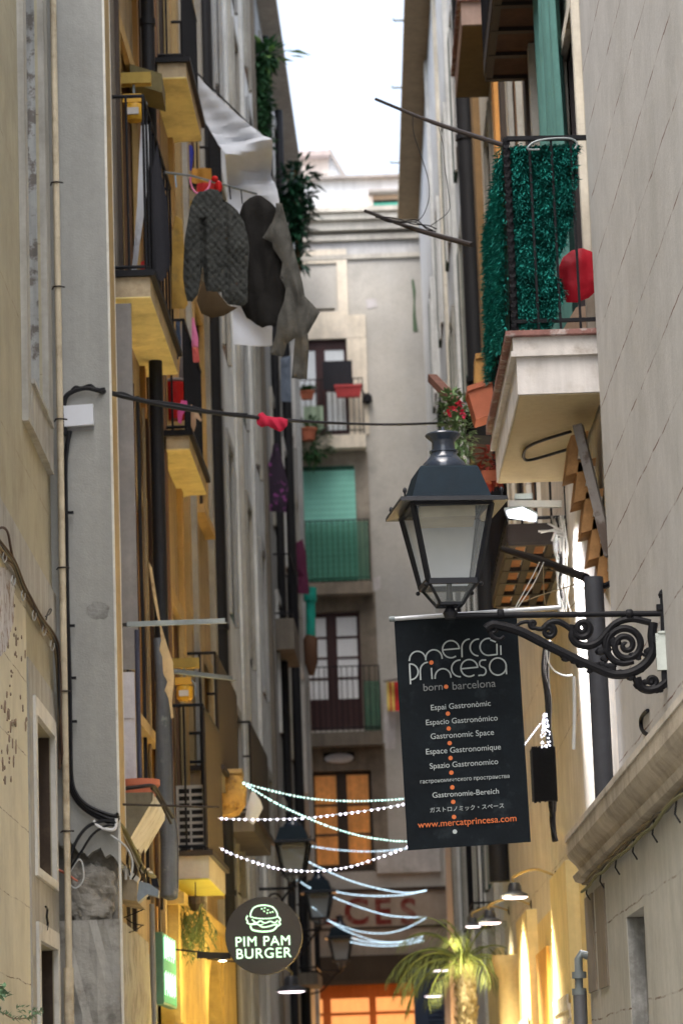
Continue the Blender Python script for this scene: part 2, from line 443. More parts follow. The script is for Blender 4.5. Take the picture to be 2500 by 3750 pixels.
# ------------------------------------------------------------------ near left building
L1 = thing('stucco_building', 'near cream stucco building at left with peeling paint and framed windows', 'building', (-2.0, 14, 0))
ops = [(19.75,21.02,6.48,11.5), (19.95,21.18,3.235,4.25), (19.97,21.18,.9,2.755), (14.2,15.6,6.48,11.5), (14.3,15.5,3.235,4.25)]
mb = MB(); FL1.wall(mb, 9.5, 21.5, 0, 11.6, ops, rev=.32, deep=6); mb.build('wall', cream, L1)
mb = MB()
for (a,b,c,d) in ops:
    FL1.box(mb, a+.002, b-.002, c+.002, d-.002, -.34, -.3)
wood_grey = mat('weathered_shutter', (.16,.165,.16), stain=(5,.47,.62,(.42,.42,.40)), streak=.5, rough=.9, bump=.4)
for i,(a,b,c,d) in enumerate(ops):
    mb = MB(); ym = (a+b)/2; up = c > 6
    for p,q in ((a+.01,ym-.008),(ym+.008,b-.01)):
        FL1.box(mb, p, q, c+.01, d-.01, -.26, -.2)
        z = c+.2
        while z < d-.3:
            FL1.box(mb, p+.08, q-.08, z, z+.6 if up else z+.3, -.2, -.17); z += .75 if up else .42
    brs = mat('brown_shutter', (.06,.042,.03), streak=.3, stain=(4,.5,.7,(.11,.08,.055)))
    wn = mb.build('window', wood_grey if up else brs, L1)
    lb = MB(); FL1.box(lb, b-.014, b-.003, c+.003, d-.003, -.3, -.085 if up else -.008); lb.build('reveal_board', brs, wn)
    if up:
        lb = MB(); z = c+.003; random.seed(int(a*10))
        while z < d-.05:
            h = min(random.uniform(.25,.8), d-z-.003); FL1.box(lb, b-.018-random.uniform(0,.006), b-.003, z, z+h-.001, -.083, -.02); z += h
        lb.build('old_shutter_edge', mat('flaked_paint', (.34,.345,.33), stain=(7,.5,.58,(.15,.135,.12)), streak=.5), wn)
    sb = MB()
    if up:
        for p,q in ((a-.2,a-.002),(b+.002,b+.3)): FL1.box(sb, p, q, c-.3, d+.2, -.02, .045)
        FL1.box(sb, a-.002, b+.002, c-.3, c-.003, -.02, .05); FL1.box(sb, a-.02, b+.1, c-.003, c+.03, -.1, .07)
        sb.build('surround', stone, wn)
    else:
        for p,q in ((a-.12,a-.002),(b+.002,b+.12)): FL1.box(sb, p, q, c-.06, d+.12, -.03, .035)
        FL1.box(sb, a-.002, b+.002, d+.002, d+.12, -.03, .037); FL1.box(sb, a-.002, b+.002, c-.06, c-.002, -.03, .037)
        sb.build('frame', white_trim, wn)
mb = MB()
for (p_,q_,r_,t_) in ((9.5,14.18,0,4.98),(15.62,19.57,0,4.98),(14.18,15.62,4.39,4.98),(14.18,15.62,0,3.1)): FL1.box(mb, p_, q_, r_, t_, -.02, .004)
mb.build('lower_lit_wall', mat('lower_cream_lit', (.66,.61,.46), var=.08, stain=(1.4,.5,.75,(.52,.47,.34)), streak=.05, groove=(.49,.008,(.2,.145,.09))), L1)  # lighter cream; street lamplight on the lower wall is put into its colour
mb = MB(); FL1.box(mb, 9.5, 21.5, 4.98, 5.32, -.02, .03); mb.build('string_course', stone, L1)
mb = MB(); FL1.box(mb, 19.58, 21.5, 0, 4.59, -.02, .018)
# openings are cut by building the panel as strips round them
mb = MB()
for (a,b,c,d) in ((19.58,19.83,0,4.59),(21.3,21.5,0,4.59),(19.83,21.3,4.37,4.59),(19.83,21.3,2.88,3.17)): FL1.box(mb, a, b, c, d, -.02, .016)
mb.build('stone_panel', stone, L1)
# peeled patches with ragged outlines, a few mm proud
peel_w = mat('peeled_white', (.62,.60,.60), stain=(9,.5,.6,(.30,.22,.17))); peel_b = mat('peeled_brown', (.22,.16,.115))
def ragged(v, pts, X, th, m, parent, name, seed=1, amp=6):
    random.seed(seed); out = []
    for i, p in enumerate(pts):
        q = pts[(i+1) % len(pts)]; n = 9
        for j in range(n):
            t = j/n; out.append(aX(v, p[0]+(q[0]-p[0])*t+random.uniform(-amp,amp), p[1]+(q[1]-p[1])*t+random.uniform(-amp,amp)*2.2, X))
    c = MB(); c.prism(out, (th,0,0)); return c.build(name, m, parent)
ragged('G', [(-60,880),(60,900),(120,1000),(110,1340),(60,1560),(20,1640),(-60,1650)], -1.9955, .006, peel_w, L1, 'peeling_paint', 3)
def slivers(v, x0, y0, x1, y1, n, seed, m):
    random.seed(seed); c = MB()
    for _ in range(n):
        x, y = random.uniform(x0,x1), random.uniform(y0,y1); h = random.uniform(15,110)*random.random()+12; w_ = random.uniform(1,4)+h*.03; L_, R_ = [], []
        for j in range(6):
            q = sin(pi*(j+.3)/5.6)*w_*random.uniform(.5,1.2); L_.append((x-q, y+h*j/5)); R_.append((x+q*random.uniform(.5,1.2), y+h*j/5+random.uniform(-4,4)))
        c.prism([aX(v, *t, -1.9995) for t in L_+R_[::-1]], (.009+.001*random.random(),0,0))
    return tag(c.build('bare_flakes', m, L1), None, None, None, 'stuff')
slivers('G', 60, 1420, 240, 2250, 26, 41, peel_b); slivers('J', 5, -40, 110, 620, 30, 42, peel_b); slivers('G', -10, 880, 130, 1500, 30, 43, peel_b)
if 0: ragged('G', [(135,1500),(230,1560),(230,1900),(205,2050),(150,2060),(130,1800)], -1.9995, .004, peel_b, L1, 'bare_patch', 4, 9)
if 0: ragged('G', [(-40,950),(25,930),(35,1380),(-40,1500)], -1.9935, .004, peel_b, L1, 'bare_patch', 6, 9)
if 0: ragged('J', [(20,110),(50,120),(75,480),(55,560),(20,520),(10,300)], -1.9995, .004, peel_b, L1, 'bare_patch', 5, 8)

# ------------------------------------------------------------------ ochre building behind the grey pillar
L2 = thing('ochre_building', 'ochre left building behind a grey rendered pillar with yellow balcony soffits', 'building', (-1.6, 27, 0))
drs = [(23.5,24.9,8.2,10.4),(23.5,24.9,4.7,6.6),(23.5,24.9,11.7,14.0)]+[(27.4,28.6,z,z+2.3) for z in (3.95,7.9,11.5,15)]+[(31.2,32.4,z,z+2.3) for z in (3.95,7.9,11.5,15)]
mb = MB(); FL.wall(mb, 22.1, 34.3, 2.9, 18.5, drs, rev=.2); mb.build('wall', ochre, L2)
for i,(a,b,c,d) in enumerate(drs):
    FL.window(L2, a, b, c, d, (brown_wood, orange_wood, dark_wood)[i % 3], tan_trim, rev=.16, sur=.14, proud=.05, slats=True, m_sur=(mat('ochre_trim', (.5,.33,.13)), tan_trim)[i % 2])
pil = group_part('pillar', L2, (-1.75,21.5,3.4))
mb = MB(); pts = []
random.seed(11)
bot = [(-2.0,3.62)]+[(-2.0+.445*i/14, 3.46+random.uniform(-.05,.05)+(.05 if i < 5 else 0)) for i in range(1,14)]+[(PX,3.36)]
mb.prism([V((x,21.5,z)) for x,z in bot]+[V((PX,21.5,17.5)),V((-2.0,21.5,17.5))], (0,.6,0)); mb.build('front_face', grey_render, pil)
mb = MB(); mb.box(PX, PX+.012, 21.53, 22.09, 3.4, 17.5); mb.build('side_face', tan_trim, pil)
for yy,wd in ((21.495,.03),(22.07,.03)):
    mb = MB(); mb.box(PX, PX+.016, yy, yy+wd, 0.2 if yy < 21.6 else 3.3, 17.5); mb.build('corner_bead', white_trim, pil)
mb = MB()                                     # broken masonry under the render
random.seed(5)
cB = aY('J', 665, 1425, 21.66); n_ = 44
for a_ in range(n_+1):                        # one solid worn stone with a rough face
    for b_ in range(n_):
        th, ph = pi*a_/n_, 2*pi*b_/n_; q = V((sin(th)*cos(ph), sin(th)*sin(ph), cos(th)))
        q = V([abs(t)**.62*(1 if t > 0 else -1) for t in q]); d_ = 1+.22*noise.noise(q*2.3+V((3,1,7)))+.09*noise.noise(q*6)+.04*noise.noise(q*15)
        mb.v.append(cB+V((q.x*.165*d_, q.y*.12*d_, q.z*(.225-.03*q.x)*d_)))
for a_ in range(n_):
    for b_ in range(n_):
        c_ = (b_+1) % n_; mb.f.append((a_*n_+b_, (a_+1)*n_+b_, (a_+1)*n_+c_, a_*n_+c_))
mb.box(-2.0, PX-.02, 21.66, 22.1, 2.7, 3.7); mb.build('broken_masonry', rough_stone, pil)
mb = MB(); rows = []
for j in range(15):
    z = 2.98-j*.22; rows.append([V((-2.0+.44*i/8, 21.5+.05*noise.noise(V((i*.7,j*.9,3)))+.03, z)) for i in range(9)]+[V((PX-.0+.02*noise.noise(V((j*.8,4,1))), 22.0+q*.9, z)) for q in range(4)])
mb.sheet(rows); mb.build('lower_pier', cement, pil)
mb = MB(); mb.box(-3, PX-.01, 22.1, 25.2, 0, 2.95); mb.box(-3,-1.6,25.2,34.3,0,2.9); mb.build('ground_floor', cement, L2)
c_ = aY('U', 226, 1402, 21.498); mb = MB(); random.seed(13)
mb.prism([c_+V((cos(2*pi*k/22)*.085*random.uniform(.85,1.12), 0, sin(2*pi*k/22)*.07*random.uniform(.85,1.12))) for k in range(22)], (0,.01,0)); mb.build('filled_hole', mat('filler_grey', (.25,.25,.235), stain=(9,.45,.6,(.19,.185,.17)), bump=.4), pil)
# balconies of the ochre building
soff = mat('ochre_slab', (.44,.36,.24), stain=(3,.5,.7,(.25,.19,.12)))
balcony(FL, L2, 'balcony slab with chamfered yellow soffit and thin iron rail', 22.95, 25.5, 7.95, .30, .16, soff, iron, 1.45, .3, yellow_under, iron, cham=.1)
balcony(FL, L2, None, 22.95, 25.5, 11.55, .30, .16, soff, iron, 1.0, .3, yellow_under, iron, cham=.1)
balcony(FL, L2, 'balcony hung with pink and red clothes', 27.0, 29.1, 7.61, .27, .12, soff, iron, 1.05, .16, yellow_under, iron, cham=.12)
balcony(FL, L2, None, 27.0, 28.9, 11.2, .33, .14, soff, iron, 1.05, .16, yellow_under, iron, cham=.1)
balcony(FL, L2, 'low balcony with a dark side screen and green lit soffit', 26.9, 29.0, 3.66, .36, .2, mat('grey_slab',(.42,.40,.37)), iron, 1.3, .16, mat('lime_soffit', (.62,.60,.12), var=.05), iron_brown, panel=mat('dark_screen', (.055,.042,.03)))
balcony(FL, L2, None, 30.9, 32.8, 11.2, .3, .14, soff, iron, 1.0, .16, yellow_under, iron)
balcony(FL, L2, 'dark screened balcony far along the ochre wall', 29.2, 32.2, 4.72, .33, .16, brown_wall, iron, 1.1, .2, None, iron_brown, panel=MATS['dark_screen'])
# string mouldings that run up the facade
for k,(y,wd,o,m) in enumerate(((23.1,.12,.03,brown_wall),(23.35,.10,.05,dark_wood),(25.15,.12,.045,orange_wood),(25.6,.14,.03,dark_wood),(27.0,.15,.06,brown_wood),(28.75,.2,.05,mat('ochre_trim',(0,0,0))),(25.9,.18,.05,tan_trim),(26.4,.25,.03,mat('ochre_trim',(0,0,0))),(29.6,.3,.05,tan_trim),(30.2,.2,.08,stone),(33.0,.3,.06,stone),(33.6,.4,.1,grey_wall))):
    mb = MB(); FL.box(mb, y, y+wd, 3.0, 18.4, -.01, o); mb.build('pilaster', m, L2)

# ------------------------------------------------------------------ farther left buildings
L3 = thing('pale_building', 'pale rendered building in the middle of the left row with shuttered windows', 'building', (-1.1, 40, 0))
o3 = [(y,y+1.0,z,z+2.2) for y in (36.4,40.2,43.6) for z in (4.2,7.6,11,14.4,17.2)]
mb = MB(); FL.wall(mb, 34.3, 46.5, 0, 20.0, o3, rev=.2); mb.build('wall', mat('pale_wall_blend', (.70,.715,.71), stain=(1,.5,.75,(.42,.41,.38)), streak=.25), L3)
for i,o in enumerate(o3): FL.window(L3, *o, (dark_wood, mat('green_shutter',(.03,.06,.045)), brown_wood)[i % 3], stone, rev=.1, sur=.12, proud=.05, m_sur=(stone,grey_wall)[i % 2], slats=False, sill=False)
balcony(FL, L3, 'dark screened balcony at the start of the pale building', 34.7, 38.2, 4.78, .33, .16, brown_wall, iron, 1.05, .2, None, dark_wood, panel=MATS['dark_screen'])
balcony(FL, L3, None, 42.8, 44.6, 14.0, .25, .16, brown_wall, iron, 1.0, .2)
mb = MB(); FL.box(mb, 34.3, 46.5, 20.0, 20.14, -3, .33); mb.build('eave', eave_grey, L3)
L4 = thing('grey_building', 'far left grey building whose eave runs to the end of the alley', 'building', (-.8, 54, 0))
o4 = [(y,y+1.0,z,z+2.2) for y in (48.4,52.2,56.8) for z in (4.2,7.6,11,14.4,17.2)]
mb = MB(); FL.wall(mb, 46.5, 61.0, 0, 20.0, o4, rev=.2); mb.build('wall', grey_wall, L4)
for i,o in enumerate(o4): FL.window(L4, *o, (dark_wood, brown_wood)[i % 2], stone, rev=.1, sur=.14, proud=.05, m_sur=(stone,pale_wall)[i % 2], slats=False, sill=False)
balcony(FL, L4, 'balcony carrying a plain brown box under purple washing', 47.9, 50.0, 8.9, .3, .5, brown_wall, iron, 1.0, .16)
balcony(FL, L4, None, 51.8, 53.8, 3.7, .36, .2, brown_wall, iron, 1.1, .14)
mb = MB(); FL.box(mb, 46.5, 61.3, 20.0, 20.14, -3, .33); mb.build('eave', eave_grey, L4)
# mouldings
for k,(y,wd,o,m) in enumerate(((35.2,.5,.05,grey_wall),(38.6,.25,.03,pale_wall),(39.3,.2,.06,stone),(42.2,.3,.05,pale_wall),(45.6,.5,.06,brown_wall))):
    mb = MB(); FL.box(mb, y, y+wd, 0, 19.9, -.01, o); mb.build('pilaster', m, L3)
for k,(y,wd,o,m) in enumerate(((50.8,.4,.06,brown_wall),(54.6,.3,.05,pale_wall),(59.6,.6,.07,grey_wall))):
    mb = MB(); FL.box(mb, y, y+wd, 0, 19.9, -.01, o); mb.build('pilaster', m, L4)

# ------------------------------------------------------------------ near right building
R1 = thing('rendered_building', 'near right building of pale render with hairline joints over a stone ledge', 'building', (1.8, 14, 0))
mb = MB(); FR1.wall(mb, 9.5, 18.95, 3.1, 11.6, [], deep=6); mb.build('wall', light_wall, R1)
a, b = aX('L',1270,585,1.55), aX('L',1360,510,1.55)
pw = [(min(a.y,b.y), max(a.y,b.y), 1.0, a.z)]
FP = Facade(1.55, 0, -1)
mb = MB(); FP.wall(mb, 9.5, 19.0, 0, 3.0, pw, rev=.14, deep=6); mb.build('plinth', plinth_m, R1)
mb = MB(); y0,y1,z0,z1 = pw[0]; FP.box(mb, y1-.02, y1-.004, z0, z1-.003, -.14, -.004); FP.box(mb, y0+.003, y1-.003, z0, z1-.003, -.14, -.1)
for k in range(3): FP.box(mb, y0+.03+k*(y1-y0)/3, y0+(k+1)*(y1-y0)/3-.03, z0, z1-.1, -.1, -.085)
mb.build('window', mat('grey_wood_panel', (.24,.235,.215), streak=.5, stain=(5,.5,.65,(.40,.39,.37))), R1)
for x0_,x1_,t_,b_ in ((1140,1157,405,960),(1085,1098,455,980)):
    p,q = aX('L',x1_,t_,1.55), aX('L',x0_,b_,1.55); c = MB(); FP.box(c, p.y, q.y if q.y > p.y else p.y+.15, min(p.z,q.z), max(p.z,q.z), -.01, .012); c.build('vertical_batten', mat('batten', (.22,.18,.135)), R1)
mb = MB()
prof = [(.0,2.93),(.06,2.95),(.075,2.985),(.02,3.0),(.05,3.05),(.09,3.09),(.10,3.11),(.105,3.12),(.105,3.20),(-.25,3.20),(-.25,2.93)]
mb.prism([FP.pt(9.5,z,o) for o,z in prof], (0,9.5,0)); mb.build('ledge', ledge_m, R1)
mb = MB(); FP.box(mb, 9.5, 19.02, 3.201, 3.235, -.25, .112); mb.build('ledge_flashing', mat('ledge_top', (.50,.45,.38), streak=.1, stain=(3,.5,.7,(.33,.28,.22))), R1)

if 0: c = MB()                      # chipped spots along the hairline joints
for _ in range(0):
    y = random.uniform(12.5,18.8); z = .46*round(random.uniform(3.4,8.6)/.46)+random.uniform(-.01,.02); h = random.uniform(.004,.02); w_ = random.uniform(.06,.3)
    c.prism([V((1.8005,y+sin(2*pi*k/8)*w_*random.uniform(.6,1.2),z+cos(2*pi*k/8)*h*random.uniform(.5,1.2))) for k in range(8)], (-.003,0,0))
if 0: tag(c.build('chipped_spots', mat('chip_brown',(.27,.22,.19), stain=(20,.45,.6,(.48,.45,.42))), R1), None, None, None, 'stuff')
# ------------------------------------------------------------------ second right building (balcony, lit shopfront)
R2 = thing('balcony_building', 'right cream building with a green screened balcony above yellow lit pilasters', 'building', (1.9, 26, 0))
cream_r = mat('cream_right', (.60,.555,.47), stain=(1.2,.48,.75,(.50,.45,.36)), streak=.2, groove=(.9,.008,(.2,.15,.1)))
o5 = [(19.6,20.75,6.55,9.0),(19.6,20.75,9.9,12.2),(26.0,27.2,6.3,8.5),(26.0,27.2,9.9,12.1),(31,32.2,6.3,8.5),(31,32.2,9.9,12.1),(31,32.2,13.4,15.6)]
mb = MB(); FR.wall(mb, 18.96, 36.4, 3.3, 17.5, o5, rev=.18, deep=5); mb.build('wall', cream_r, R2)
for i,o in enumerate(o5): FR.window(R2, *o, (mat('mauve_door',(.12,.10,.10)),dark_wood,brown_wood)[min(i,2)], stone, rev=.14, sur=.1, proud=.05, m_sur=(cream_r,stone)[i % 2])
mb = MB(); FR.wall(mb, 18.96, 36.4, 0, 3.3, [], deep=5); mb.build('shop_wall', yellow_wall, R2)
FS = Facade(1.69-.03, .008, -1)
# the ground floor: pilasters with orange bays between them
def yr(v, x, y, o=0): return FR.on(v, x, y, o).y
bays = [(960,870),(757,700),(705,622)]
for a,b in ((yr('L',958,700,.12), yr('L',872,700,.12)), (yr('L',762,800,.1), yr('L',703,800,.1)), (yr('L',600,900,.1), yr('L',545,900,.1))):
    a, b = min(a,b), max(a,b); mb = MB(); FR.box(mb, a, b, 0, 3.45, -.02, .10); mb.build('pilaster', yellow_wall, R2)
    mb = MB(); FR.box(mb, a+.15, b-.12, 1.2, 2.35, .1, .115)
    for k in range(6): FR.box(mb, a+.15, b-.12, 2.3-k*.19, 2.42-k*.19, .115, .128)
    mb.build('menu_board', mat('menu_paper', (.55,.50,.42), stain=(14,.5,.6,(.3,.26,.2))), R2)
y0, y1 = yr('L',868,700), yr('L',765,700)
mb = MB(); FR.box(mb, min(y0,y1), max(y0,y1), 0, 3.0, -.01, .03); mb.build('orange_bay', orange_wall, R2)
c0 = FR.on('L', 660, 800, .16)
mb = MB(); mb.lathe((c0.x,c0.y,0), [(.17,0),(.17,.1),(.14,.16),(.135,1.5),(.125,2.9),(.15,2.94),(.16,3.0),(.18,3.06),(.18,3.14)], 20); mb.build('column', mat('column_plaster',(.58,.46,.24), streak=.15), R2, True)
# balcony with the cast slab
Z0 = 6.109; Y0b, Y1b = 19.0, 21.8; XO = 1.275
white_slab = mat('painted_slab', (.62,.59,.565), var=.06, stain=(3,.52,.75,(.48,.44,.40)), streak=.18)
bal = group_part('balcony', R2, ((XO+1.85)/2, 20.4, Z0), 'concrete balcony with red tiled rim screened by green artificial hedge')
mb = MB(); mb.box(XO, 1.83, Y0b, Y1b, Z0+.004, 6.36); mb.build('slab', white_slab, bal)
mb = MB(); mb.box(XO-.035, 1.83, Y0b-.035, Y1b+.035, 6.36, 6.395); mb.box(XO-.02, 1.83, Y0b-.02, Y1b+.02, 6.395, 6.49); mb.build('upper_fascia', mat('fascia_cream',(.56,.53,.50), stain=(5,.52,.7,(.36,.32,.28))), bal)
mb = MB(); mb.box(XO-.06, 1.83, Y0b-.05, Y1b+.05, 6.49, 6.525)
for i in range(14): mb.box(XO-.065, XO-.06+.6, Y0b-.055+i*.2, Y0b-.055+i*.2+.19, 6.495, 6.528)
mb.build('tile_rim', mat('red_tile',(.22,.11,.095), var=.3, sc=6, stain=(9,.5,.6,(.36,.30,.28))), bal)
mb = MB(); mb.box(XO+.01, 1.83, Y0b+.01, Y1b-.01, Z0-.006, Z0+.002); mb.build('underside', mat('soffit_tan', (.44,.36,.22), stain=(2.2,.48,.75,(.34,.27,.16)), streak=0), bal)
rb = MB(); zt = 7.85
rb.bar((XO,Y0b,zt),(1.84,Y0b,zt-.01),.035,.028); rb.bar((XO,Y0b,zt),(XO,Y1b,zt),.03,.028); rb.bar((XO,Y0b,6.6),(1.84,Y0b,6.6),.02,.025); rb.bar((XO,Y0b,6.6),(XO,Y1b,6.6),.02,.025)
rb.build('handrail', iron, bal)
for x in (1.43, 1.575, 1.705, 1.835):
    c = MB(); c.bar((x,Y0b,6.52),(x-.005,Y0b,zt),.016); c.build('baluster', iron, bal)
for i in range(1,19):
    c = MB(); c.bar((XO,Y0b+i*.147,6.52),(XO,Y0b+i*.147,zt),.015); c.build('baluster', iron, bal)
c = MB(); n = 60                                # twisted corner post
for i in range(n):
    z = 6.52+(zt-6.52)*i/n; t = i*.55
    c.obox((XO-.018*cos(t)+.018*sin(t), Y0b-.018*sin(t)-.018*cos(t), z), (.036*cos(t),.036*sin(t),0), (-.036*sin(t),.036*cos(t),0), (0,0,(zt-6.52)/n))
c.build('corner_post', iron, bal)
# iron framed balconies with tile undersides
def iron_balcony(y0, y1, zb, dep, rows, m_tile, fascia=.12, cols=2):
    t = group_part('balcony', R2, FR.pt((y0+y1)/2, zb, dep/2), 'iron framed balcony with tiled underside')
    mb = MB()
    for k in range(rows+1):
        y = y0+(y1-y0)*k/rows; FR.box(mb, y-.035, y+.035, zb-.05, zb, 0, dep)
    for o in [0]+[dep*j/cols for j in range(1,cols+1)]: FR.box(mb, y0, y1, zb-.045, zb-.003, max(o-.06,0), max(o,.03))
    FR.box(mb, y0, y1, zb-.02, zb+fascia, dep-.02, dep+.012); FR.box(mb, y0-.04, y0-.02, zb-.03, zb+fascia, 0, dep); mb.build('iron_frame', iron_brown, t)
    mb = MB()
    for k in range(rows):
        for j in range(cols):
            a = y0+(y1-y0)*k/rows; b = y0+(y1-y0)*(k+1)/rows; FR.box(mb, a+.03, b-.03, zb-.018+.003*((k+j)%2), zb+.03, dep*j/cols+.01, dep*(j+1)/cols-.05)
    mb.build('tile_panel', m_tile, t)
    mb = MB()
    for z in (zb+fascia+.05, zb+fascia+1.0): mb.tube([FR.pt(y0,z,0),FR.pt(y0,z,dep),FR.pt(y1,z,dep),FR.pt(y1,z,0)], .014, 6)
    for i in range(13): mb.tube([FR.pt(y0+(y1-y0)*i/12,zb+fascia,dep),FR.pt(y0+(y1-y0)*i/12,zb+fascia+1,dep)], .01, 5)
    for i in range(4): mb.tube([FR.pt(y0,zb+fascia,dep*i/4),FR.pt(y0,zb+fascia+1,dep*i/4)], .01, 5)
    mb.build('railing', iron, t)
tile_rust = mat('rust_tile', (.055,.026,.017), var=.25, sc=5); tile_orange = mat('orange_tile', (.34,.14,.06), var=.25, sc=7, stain=(6,.5,.65,(.27,.17,.07)))
iron_balcony(21.9, 24.2, 10.13, .41, 4, tile_rust, cols=1)
iron_balcony(23.0, 25.9, 5.9, .46, 5, tile_orange, cols=3)
balcony(FR, R2, 'plain concrete balcony with brown soffit', 29.25, 31.5, 12.46, .36, .25, mat('mauve_slab',(.36,.26,.22)), iron, 1.0, .2, mat('brown_soffit',(.12,.085,.04)), mat('red_tile',(0,0,0)))
mb = MB(); FR.box(mb, 29.3, 29.75, 8.4, 17, .0, .06); mb.build('pilaster', mat('orange_strip',(.70,.34,.10)), R2)
for y,wd,o,m in ((28.4,.3,.05,dark_wood),(29.9,.6,.03,cream_r),(33.6,.5,.08,mat('brown_strip',(.24,.15,.07))),(34.8,.4,.06,cream_r),(22.3,.3,.05,dark_wood),(23.4,.18,.09,stone),(24.2,.3,.08,dark_wood)):
    mb = MB(); FR.box(mb, y, y+wd, 7.2, 17, -.01, o); mb.build('pilaster', m, R2)
# toothed brickwork and strut under the balcony
mb = MB(); teeth = [(1225,930,80),(1290,1150,90),(1350,1400,85),(1410,1620,90),(1470,1850,80)]
bt = mat('brick_orange', (.36,.19,.075), var=.25, sc=8); strutm = mat('strut_grey', (.16,.145,.135), stain=(6,.5,.6,(.08,.06,.05)))
for x,y,h in teeth:
    p = aY('S',x,y,19.5); mb.obox(p+V((-.055,0,-.14)), (.12,0,.03), (0,.35,0), (.045,0,.27))
mb.build('toothed_brick', bt, R2)
mb = MB()
for x,y,h in teeth:
    p = aY('S',x+58,y-40,19.48); mb.obox(p+V((-.02,0,-.06)), (.05,0,0), (0,.2,0), (.02,0,.13))
mb.build('broken_plaster', mat('plaster_chip',(.50,.46,.40)), R2)
mb = MB(); mb.bar(aY('S',1265,690,19.35), aY('S',1525,1760,19.3), .075, .06); mb.build('strut', strutm, R2)

# ------------------------------------------------------------------ far right building
R3 = thing('white_building', 'far right whitewashed building with narrow green shutters and a boarded eave', 'building', (2.1, 48, 0))
o6 = [(y,y+1.0,z,z+2.1) for y in (39.2,43.8,48.6,53.6) for z in (4.4,7.8,11.2,14.4)]
mb = MB(); FR.wall(mb, 36.4, 61.2, 0, 20.05, o6, rev=.2); mb.build('wall', mat('white_wash', (.68,.69,.69), stain=(1,.5,.78,(.52,.50,.47)), streak=.22), R3)
for i,o in enumerate(o6): FR.window(R3, *o, (mat('green_shutter',(0,0,0)), dark_wood)[i % 2], stone, rev=.06, sur=.1, proud=.05, slats=False, m_sur=(stone,pale_wall)[i % 2], sill=False)
for i,(a,b,c,d) in enumerate(o6):
    mb = MB(); FR.box(mb, b+.12, b+.62, c, d, -.005, .05); mb.build('shutter', mat('green_shutter',(0,0,0)), R3)
mb = MB(); FR.box(mb, 36.4, 61.3, 20.05, 20.2, -3, .44)
mb.build('eave', eave_m, R3)
mb = MB()
for yy in (40,43.5,46,49.5,53,57.5): mb.tube([FR.pt(yy,20.1,.3), FR.pt(yy,20.1,.60), FR.pt(yy,20.13,.62)], .022, 6)
mb.build('gutter_bracket', galv, R3)
for y,wd,o,m in ((37.6,.3,.06,stone),(41.6,.35,.07,pale_wall),(46.2,.3,.06,cream_r),(51.3,.3,.06,pale_wall)):
    mb = MB(); FR.box(mb, y, y+wd, 0, 20, -.01, o); mb.build('pilaster', m, R3)
for y,z in ((39.0,7.4),(43.6,10.8),(39.0,3.9)): balcony(FR, R3, None, y, y+1.6, z, .3, .16, brown_wall, iron, 1.0, .16)
# ------------------------------------------------------------------ building that closes the alley
YE = 62.0
def e(v, x, y, o=0): p = aY(v, x, y, YE-o); return p.x, p.z
EB = thing('end_building', 'cream building closing the alley with French windows one above another', 'building', (0.8, 62, 0))
def rect(v, x0, y0, x1, y1):
    a, b = e(v, (x0+x1)/2, y0), e(v, (x0+x1)/2, y1); l, r = e(v, x0, (y0+y1)/2), e(v, x1, (y0+y1)/2)
    return [l[0], r[0], b[1], a[1]]
d1 = rect('N', 150, 1455, 440, 2150); d2 = rect('H', 960, 370, 1312, 1105); d3 = rect('X', 860, 540, 1285, 1510); d4 = rect('K', 765, 215, 1160, 860)
d1[0] = min(d1[0], d1[1]-1.15); d2[0] = d2[1]-1.25; d3[0] = d3[1]-1.2; d4[0] = d4[1]-1.25
d5 = rect('N', 215, 1232, 345, 1295); sh = rect('K', 740, 1560, 1480, 1835); sh = [sh[0]-.2, sh[1], 0.0, sh[3]]
top = e('N', 500, 575)[1]
ops = [d1, d2, d3, d4, d5, sh]
mb = MB(); FE.wall(mb, -4.5, 6.5, 0, top-.35, ops, rev=.25, deep=7); mb.build('wall', cream_far, EB)
mb = MB()
for z,h,o in ((-.95,.1,.06),(-.55,.12,.12),(-.35,.2,.22),(-.15,.15,.34),(0,.1,.42)): FE.box(mb, -4.5, 6.5, top+z, top+z+h, -.3, o)
mb.build('cornice', mat('cornice_grey', (.50,.47,.41), stain=(1.2,.45,.7,(.36,.33,.29))), EB)
mb = MB(); a = rect('N', 100, 725, 945, 865); FE.box(mb, -4.5, 6.5, a[2], a[3], -.01, .02); mb.build('frieze_band', mat('frieze', (.47,.46,.45), stain=(1,.5,.7,(.36,.35,.33))), EB)
# blocked upper window panel
a = rect('N', 125, 815, 435, 1310); a[0] = a[1]-1.7
mb = MB(); wdt = .22
FE.box(mb, a[1]-wdt, a[1], a[2], a[3], -.01, .05); FE.box(mb, a[0], a[0]+wdt, a[2], a[3], -.01, .05); FE.box(mb, a[0]+wdt, a[1]-wdt, a[3]-.3, a[3], -.01, .045); FE.box(mb, a[0]+wdt, a[1]-wdt, a[2], a[2]+.16, -.01, .045)
mb.build('panel_surround', mat('far_trim', (.72,.64,.52), stain=(2,.5,.75,(.60,.54,.46))), EB)
ftrim = MATS['far_trim']; dtrim = mat('dark_trim', (.24,.20,.155), stain=(2,.45,.7,(.15,.125,.10)), streak=.2)
mb = MB(); FE.box(mb, d5[0]+.01, d5[1]-.01, d5[2]+.005, d5[3]-.005, -.25, -.2); mb.build('vent', dark_void, EB)
def surround(d, m, w=.3, tp=.35, bt=0):
    mb = MB(); FE.box(mb, d[0]-w, d[0], d[2]-bt, d[3], -.01, .05); FE.box(mb, d[1], d[1]+w, d[2]-bt, d[3], -.01, .05); FE.box(mb, d[0]-w, d[1]+w, d[3], d[3]+tp, -.01, .055); mb.build('surround', m, EB)
